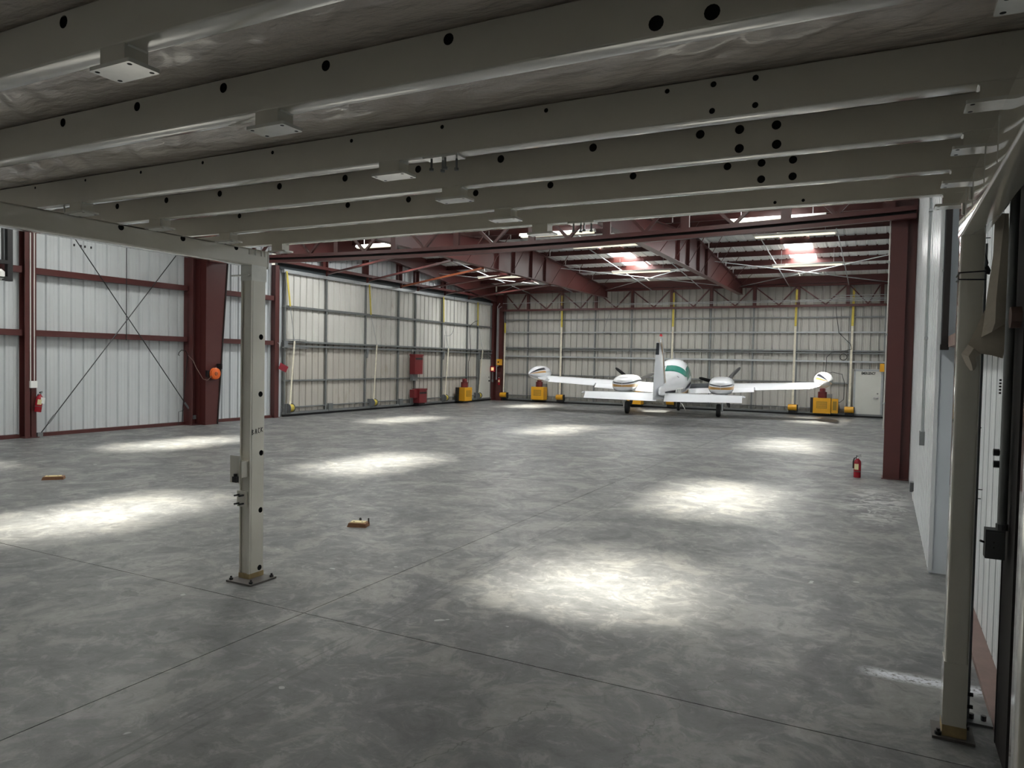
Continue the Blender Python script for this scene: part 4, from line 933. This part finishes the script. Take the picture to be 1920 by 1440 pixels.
# ================================================================== the airplane (local frame: +y nose, +x right wing)
pl = thing('airplane', (-7.38, 28.2, 0), 'white twin engine propeller airplane seen from behind with tip tanks', 'airplane', rz=R(9.6))
def ap(name, mats, build, smooth=35, parent=None): return part(name, parent or pl, mats, build, smooth, True)
def interp(st, y):
    if y <= st[0][0]: return st[0][1:]
    for i in range(len(st)-1):
        a, b = st[i], st[i+1]
        if y <= b[0]:
            h = b[0]-a[0]; u = (y-a[0])/h; out = []
            pa_ = st[i-1] if i else a; pb_ = st[i+2] if i+2 < len(st) else b
            for k in range(1, len(a)):
                m0 = (b[k]-pa_[k])/(b[0]-pa_[0]) if i else (b[k]-a[k])/h; m1 = (pb_[k]-a[k])/(pb_[0]-a[0]) if i+2 < len(st) else (b[k]-a[k])/h
                out.append((2*u**3-3*u*u+1)*a[k]+(u**3-2*u*u+u)*h*m0+(-2*u**3+3*u*u)*b[k]+(u**3-u*u)*h*m1)
            return tuple(out)
    return st[-1][1:]
def bodypt(st, y, f, side, cx=0, n=2.4, off=0):
    zb, zt, w = interp(st, y); f = min(max(f, 0), 1)
    xx = max(w, .001)*max(0, 1-abs(2*f-1)**n)**(1/n)
    z = zb+(zt-zb)*f
    if off:
        nx = side*max(.0, 1-abs(2*f-1)); nz = 2*f-1; l = math.hypot(nx, nz) or 1
        return (cx+side*(xx)+off*nx/l, y, z+off*nz/l)
    return (cx+side*xx, y, z)
FR = [0, .01, .03, .07, .13, .20, .25, .33, .345, .40, .47, .55, .64, .73, .82, .90, .955, .985, 1]
def body(st, ys, cx, n, bands):
    m = MB(); idx = [(f, 1) for f in FR]+[(f, -1) for f in FR[-2:0:-1]]
    rings = [[bodypt(st, y, f, s, cx, n) for f, s in idx] for y in ys]
    k = len(idx); nr = len(rings); vv = [p for r in rings for p in r]
    for j in range(nr-1):
        for i in range(k):
            fm = (idx[i][0]+idx[(i+1) % k][0])/2; ym = (ys[j]+ys[j+1])/2; m.mi = 0
            for mi, f0, f1, ya, yb in bands:
                if f0 < fm < f1 and ya <= ym <= yb: m.mi = mi
            m.f.append((j*k+i, j*k+(i+1) % k, (j+1)*k+(i+1) % k, (j+1)*k+i)); m.m.append(m.mi)
    m.v = vv; m.f += [tuple(range(k)), tuple((nr-1)*k+i for i in range(k))]; m.m += [0, 0]
    return m
FUS = [(-4.75, .98, 1.16, .03), (-4.3, .90, 1.26, .11), (-3.4, .80, 1.40, .25), (-2.4, .70, 1.53, .41), (-1.6, .63, 1.64, .53), (-1.1, .60, 1.76, .585), (-.6, .575, 1.95, .62), (-.1, .56, 2.13, .64),
       (.4, .555, 2.21, .645), (1.0, .56, 2.17, .635), (1.45, .57, 1.98, .61), (1.9, .59, 1.68, .58), (2.6, .64, 1.48, .50), (3.3, .72, 1.36, .38), (3.75, .82, 1.24, .22), (3.92, .95, 1.10, .05)]
ysf = [-4.75+8.67*k/64 for k in range(65)]
obj('fuselage', body(FUS, ysf, 0, 2.3, [(1, .345, .47, -4.2, 2.8), (2, .20, .33, -4.0, 2.8)]), ['plane_white', 'plane_navy', 'plane_gold'], pl, 50, True)
def fpatch(m, fn, nu=14, nv=6):
    m.grid([[fn(i/nu, j/nv) for i in range(nu+1)] for j in range(nv+1)])
def rearwin(u, v):
    s = -1+2*u; a = abs(s); f = 1-a*a*.20-a*.10; y = -1.18+.58*v+.32*a**2*(1-.3*v)
    if a > .85: v2 = .5+(v-.5)*max(0.05, (1-a)/.15)**.5; y = -1.18+.58*v2+.32*a**2*(1-.3*v2)
    return bodypt(FUS, y, f, 1 if s >= 0 else -1, 0, 2.3, .006)
ap('rear_window', 'plane_green', lambda m: fpatch(m, rearwin, 26, 5))
ap('window_post', 'plane_white', lambda m: fpatch(m, lambda u, v: bodypt(FUS, -1.03+.44*v, 1-.002, 1 if u > .5 else -1, 0, 2.3, .010) if False else (lambda p: (p[0]-.22+.03*u, p[1], p[2]+.010))(bodypt(FUS, -1.18+.58*v, 1, 1, 0, 2.3)), 2, 4))
for s in (1, -1):
    def sw(y0, y1, y2, y3):
        def f(u, v):
            yb = y0+(y1-y0)*u; yt = y3+(y2-y3)*u; return bodypt(FUS, yb+(yt-yb)*v, .60+.24*v, s, 0, 2.3, .008)
        return f
    for q in ((-.80, -.06, .0, -.38), (.06, .62, .58, .08), (.70, 1.30, 1.12, .68)):
        ap('side_window', 'plane_green', lambda m: fpatch(m, sw(*q), 6, 6))
ap('windshield', 'plane_green', lambda m: fpatch(m, lambda u, v: bodypt(FUS, 1.18+.62*v-.25*abs(2*u-1)**2, 1-.36*abs(2*u-1)**1.6, 1 if u >= .5 else -1, 0, 2.3, .008), 20, 5))
ap('air_scoop', 'black', lambda m: fpatch(m, lambda u, v: bodypt(FUS, -1.75+.10*v, .93-.05*u, 1, 0, 2.3, .006), 3, 2))
ap('antenna', 'plane_white', lambda m: (m.loft([[(x, y, z) for x, y in ((-.008, yy-.05), (.008, yy-.05), (.004, yy+.05), (-.004, yy+.05))] for yy, z in ((.35, 2.20), (.22, 2.48))])))
AF = [(0, 0), (.02, .028), (.08, .055), (.2, .075), (.35, .08), (.55, .066), (.75, .040), (.9, .018), (1, .003), (1, -.003), (.75, -.022), (.5, -.036), (.25, -.042), (.1, -.034), (.02, -.018)]
def foil(m, stations, c0=0., c1=1., inc=0., droop=0.):
    pts = [(c, t) for c, t in AF]
    if (c0, c1) != (0., 1.):
        def th(c, sgn):
            P_ = sorted([p for p in AF if (p[1] >= 0) == (sgn > 0)]); 
            for a, b in zip(P_, P_[1:]):
                if a[0] <= c <= b[0]: return a[1]+(b[1]-a[1])*(c-a[0])/max(1e-6, b[0]-a[0])
            return P_[-1][1]
        cs = [c0+(c1-c0)*k/8 for k in range(9)]
        pts = [(c, th(c, 1)) for c in cs]+[(c, th(c, -1)-(1e-3)) for c in reversed(cs)]
    m.loft([[(x, le-c*(le-te), z+t*(le-te)+inc*(.5-c)-droop*max(0, (c-c0))) for c, t in pts] for x, le, te, z in stations])
def wst(x):                                                # wing: leading edge, trailing edge, height
    u = abs(x)/5.2; return (x, 1.38-.40*u, -.66+.40*u, 1.0+.27*u)
for s in (-1, 1):
    w = ap('wing', 'plane_white', lambda m: foil(m, [wst(s*k) for k in (.40, 1.2, 2.2, 3.4, 4.4, 5.25)], 0., .74, .17))
    ap('flap', 'plane_white', lambda m: foil(m, [wst(s*k) for k in (.62, 1.8, 3.02)], .745, 1.0, .17, .22), 35, w)
    ap('aileron', 'plane_white', lambda m: foil(m, [(lambda q: (q[0], q[1], q[2]+.03, q[3]+.012))(wst(s*k)) for k in (3.06, 4.0, 4.98)], .745, 1.0, .17), 35, w)
    # tip tank, canted outwards and upwards
    TK = [(-1.42, -.015, .015, .015), (-1.25, -.07, .08, .07), (-.9, -.15, .18, .16), (-.3, -.24, .29, .26), (.3, -.28, .32, .30), (.9, -.27, .30, .285), (1.35, -.20, .22, .21), (1.6, -.10, .11, .10), (1.68, -.01, .01, .01)]
    ys = [-1.42+3.10*k/30 for k in range(31)]
    m = body(TK, ys, 0, 2.0, [(1, .55, .73, -1.6, .2), (2, .33, .47, -1.6, .1)])
    ca, sa = math.cos(R(24)*s), math.sin(R(24)*s)
    m.v = [(x*ca+z*sa+s*5.48, y+.10, -x*sa+z*ca+1.50) for x, y, z in m.v]
    tk = obj('tip_tank', m, ['plane_white', 'plane_navy', 'plane_gold'], pl, 50, True)
    ap('fairing', 'plane_white', lambda m: m.loft([[(s*5.10, .92, 1.26), (s*5.10, .1, 1.33), (s*5.10, -.30, 1.235), (s*5.10, .1, 1.19)], [(s*5.25, .85, 1.31), (s*5.25, .1, 1.40), (s*5.25, -.45, 1.28), (s*5.25, .1, 1.22)], [(s*5.48, .7, 1.50), (s*5.42, .1, 1.58), (s*5.48, -.7, 1.45), (s*5.52, .1, 1.36)]]), 60, tk)
    # nacelle
    NC = [(-1.022, .95, 1.33, .004), (-1.00, .94, 1.36, .17), (-.96, .92, 1.39, .26), (-.88, .91, 1.42, .35), (-.7, .89, 1.455, .42), (-.35, .87, 1.50, .455), (.3, .84, 1.54, .47), (1.0, .82, 1.54, .46), (1.6, .84, 1.50, .42), (1.95, .92, 1.42, .33), (2.05, 1.0, 1.34, .22)]
    yn = [-1.022, -1.018, -1.012, -1.0, -.98, -.96, -.92, -.88, -.8, -.7, -.5]+[-.35+2.40*k/22 for k in range(23)]
    na = obj('engine_nacelle', body(NC, yn, s*1.83, 2.9, [(1, .64, .73, -1.1, 1.9), (2, .345, .55, -1.1, 1.6)]), ['plane_white', 'plane_navy', 'plane_gold'], pl, 50, True)
    # propeller
    hx, hy, hzz = s*1.83, 2.16, 1.20
    pr = ap('propeller', 'prop', lambda m: m.lathe([(.11, 2.05), (.13, 2.12), (.12, 2.24)], (hx, 0, hzz), 16, 1))
    ap('spinner', 'plane_white', lambda m: m.lathe([(.16, 2.10), (.155, 2.2), (.12, 2.32), (.06, 2.43), (.005, 2.47)], (hx, 0, hzz), 20, 1), 50, pr)
    for ang in ((47, 165, 287) if s > 0 else (143, 25, 264)):
        def bl(m):
            ca_, sa_ = math.cos(R(ang)), math.sin(R(ang)); rings = []
            for r_, c_, tw in ((.10, .05, 60), (.22, .075, 48), (.45, .085, 34), (.70, .078, 25), (.90, .062, 19), (.985, .03, 17)):
                tx, ty = math.cos(R(tw)), math.sin(R(tw)); ring = []
                for q, th in ((-1, 0), (-.3, .012), (.6, .012), (1, 0), (.6, -.008), (-.3, -.008)):
                    a_ = q*c_*tx-th*ty; b_ = q*c_*ty+th*tx
                    ring.append((hx+ca_*r_-sa_*a_, hy+b_, hzz+sa_*r_+ca_*a_))
                rings.append(ring)
            m.loft(rings)
        ap('blade', 'prop', bl, 50, pr)
    # main gear
    gx = s*1.75
    ge = ap('main_gear', 'alloy', lambda m: (m.cyl((gx+s*.13, .05, .95), (gx+s*.13, .0, .25), .04, 10), m.cyl((gx+s*.14, 0, .25), (gx-s*.02, 0, .25), .03, 8), m.bar((gx+s*.13, .05, .60), (gx+s*.13, -.35, .92), .03, .03)))
    wh = ap('wheel', 'rubber', lambda m: m.lathe([(.13, -.07), (.20, -.085), (.245, -.06), (.252, -.02), (.252, .02), (.245, .06), (.20, .085), (.13, .07)], (gx, 0, .252), 28, 0), 40, ge)
    ap('hub', 'alloy', lambda m: m.lathe([(.125, -.05), (.125, .05)], (gx, 0, .252), 16, 0), 40, wh)
    ap('gear_door', 'plane_white', lambda m: m.box(gx+s*.20, gx+s*.215, -.28, .28, .55, .92), None, ge)
ap('walkway', 'walkway', lambda m: m.grid([[(x, le-c*(le-te), z+t*(le-te)+.17*(.5-c)+.006) for x, le, te, z in [wst(q) for q in (.66, 1.0, 1.36)]] for c, t in ((.2, .075), (.35, .08), (.55, .066), (.73, .043))]))
ng = ap('nose_gear', 'alloy', lambda m: (m.cyl((0, 2.95, .75), (0, 3.02, .22), .035, 10), m.box(-.085, -.07, 2.98, 3.06, .17, .36), m.box(.07, .085, 2.98, 3.06, .17, .36), m.box(-.085, .085, 2.98, 3.06, .36, .39)))
nw = ap('wheel', 'rubber', lambda m: m.lathe([(.10, -.055), (.16, -.062), (.19, -.04), (.195, 0), (.19, .04), (.16, .062), (.10, .055)], (0, 3.02, .195), 24, 0), 40, ng)
ap('hub', 'alloy', lambda m: m.lathe([(.095, -.058), (.095, .058)], (0, 3.02, .195), 14, 0), 40, nw)
ap('tow_bar', 'fixture_white', lambda m: m.tube([(.09, 3.02, .32), (.16, 2.9, .30), (.36, 2.55, .02)], .016, 6), 40, ng)
# tail
def finpts(c0, c1, zs):
    rows = []
    for z in zs:
        u = (z-1.25)/(2.86-1.25); le = -2.95-1.35*max(u, -.1); te = -4.72-.30*u
        th = .075*(1-.5*max(u, 0)); c = le-te; ring = []
        def yy(q): return le-q*c
        A = [(c0, .35 if c0 == 0 else 1), (c0+(c1-c0)*.35, 1.0), (c1, .62 if c1 < 1 else .08)]
        ring = [(th*a*(0.02 if (q == 0) else 1), yy(q), z) for q, a in A]+[(-th*a*(0.02 if q == 0 else 1), yy(q), z) for q, a in reversed(A)]
        rows.append(ring)
    return rows
ap('fin', 'plane_white', lambda m: m.loft(finpts(0, .63, (1.22, 1.7, 2.2, 2.6, 2.84))), 50)
def swing(rows, hinge=None):                                            # rudder hangs over to the left
    out = []
    for r, g in zip(rows, hinge or rows):
        h = max(p[1] for p in g); out.append([(p[0]*math.cos(R(20))-(h-p[1])*math.sin(R(20)), h-(h-p[1])*math.cos(R(20))-p[0]*math.sin(R(20)), p[2]) for p in r])
    return out
ru = ap('rudder', 'plane_white', lambda m: m.loft(swing(finpts(.64, 1.0, (.80, 1.3, 1.8, 2.3, 2.70)))), 50)
ap('trim_tab', 'walkway', lambda m: m.loft([[(x*1.0-.004, y-.012, z) for x, y, z in r] for r in swing(finpts(.86, 1.0, (2.30, 2.68)), finpts(.64, 1.0, (2.30, 2.68)))]), 50, ru)
ap('fin_cap', 'plane_white', lambda m: m.loft(finpts(.0, 1.0, (2.845, 2.90))), 50)
ap('beacon', 'beacon_red', lambda m: m.lathe([(.045, 2.90), (.045, 2.95), (.02, 2.985)], (0, -4.72, 0), 12), 50)
ap('fin_stripe', 'plane_navy', lambda m: [m.loft([[(s*(.079*(1-.5*u)), -3.05-1.35*u-o, 1.25+1.61*u), (s*(.079*(1-.5*u)+.002), -3.05-1.35*u-o, 1.25+1.61*u), (s*(.079*(1-.5*u)+.002), -3.05-1.35*u-o-.10, 1.25+1.61*u), (s*(.079*(1-.5*u)), -3.05-1.35*u-o-.10, 1.25+1.61*u)] for u in (.05, .6)]) for s in (-1, 1) for o in (.35,)])
ap('fin_stripe', 'plane_gold', lambda m: [m.loft([[(s*(.079*(1-.5*u)), -3.05-1.35*u-.5, 1.25+1.61*u), (s*(.079*(1-.5*u)+.002), -3.05-1.35*u-.5, 1.25+1.61*u), (s*(.079*(1-.5*u)+.002), -3.05-1.35*u-.62, 1.25+1.61*u), (s*(.079*(1-.5*u)), -3.05-1.35*u-.62, 1.25+1.61*u)] for u in (.05, .95)]) for s in (-1, 1)])
def sst(x):
    u = abs(x)/2.62; return (x, -3.38-.42*u, -4.55+.12*u, .93+.03*u)
for s in (-1, 1):
    sb = ap('stabilizer', 'plane_white', lambda m: foil(m, [sst(s*k) for k in (.08, .9, 1.8, 2.62)], 0., .58))
    ap('elevator', 'plane_white', lambda m: foil(m, [sst(s*k) for k in (.12, .9, 1.8, 2.60)], .59, 1., 0, .42), 35, sb)
    ap('tip_cap', 'plane_white', lambda m: foil(m, [sst(s*2.62), (s*2.70, -3.92, -4.40, .955)], 0., 1.), 35, sb)
me = text_mesh('N7600T', .30, .002); me.materials.append(MATS['paper'])
for s in (1,):
    o = bpy.data.objects.new('registration', me); COL.objects.link(o); o.parent = pl
    y0, f0 = -2.35, .40; p0 = Vector(bodypt(FUS, y0-.5, f0, 1, 0, 2.3, .012)); p1 = Vector(bodypt(FUS, y0+.5, f0, 1, 0, 2.3, .012))
    xd = (p1-p0).normalized(); zd = (Vector(bodypt(FUS, y0, f0+.1, 1, 0, 2.3, .012))-Vector(bodypt(FUS, y0, f0-.1, 1, 0, 2.3, .012))).normalized(); nd = xd.cross(zd).normalized(); zd = nd.cross(xd)
    c = (p0+p1)/2+nd*.012
    o.matrix_local = Matrix(((xd.x, zd.x, nd.x, c.x), (xd.y, zd.y, nd.y, c.y), (xd.z, zd.z, nd.z, c.z), (0, 0, 0, 1)))
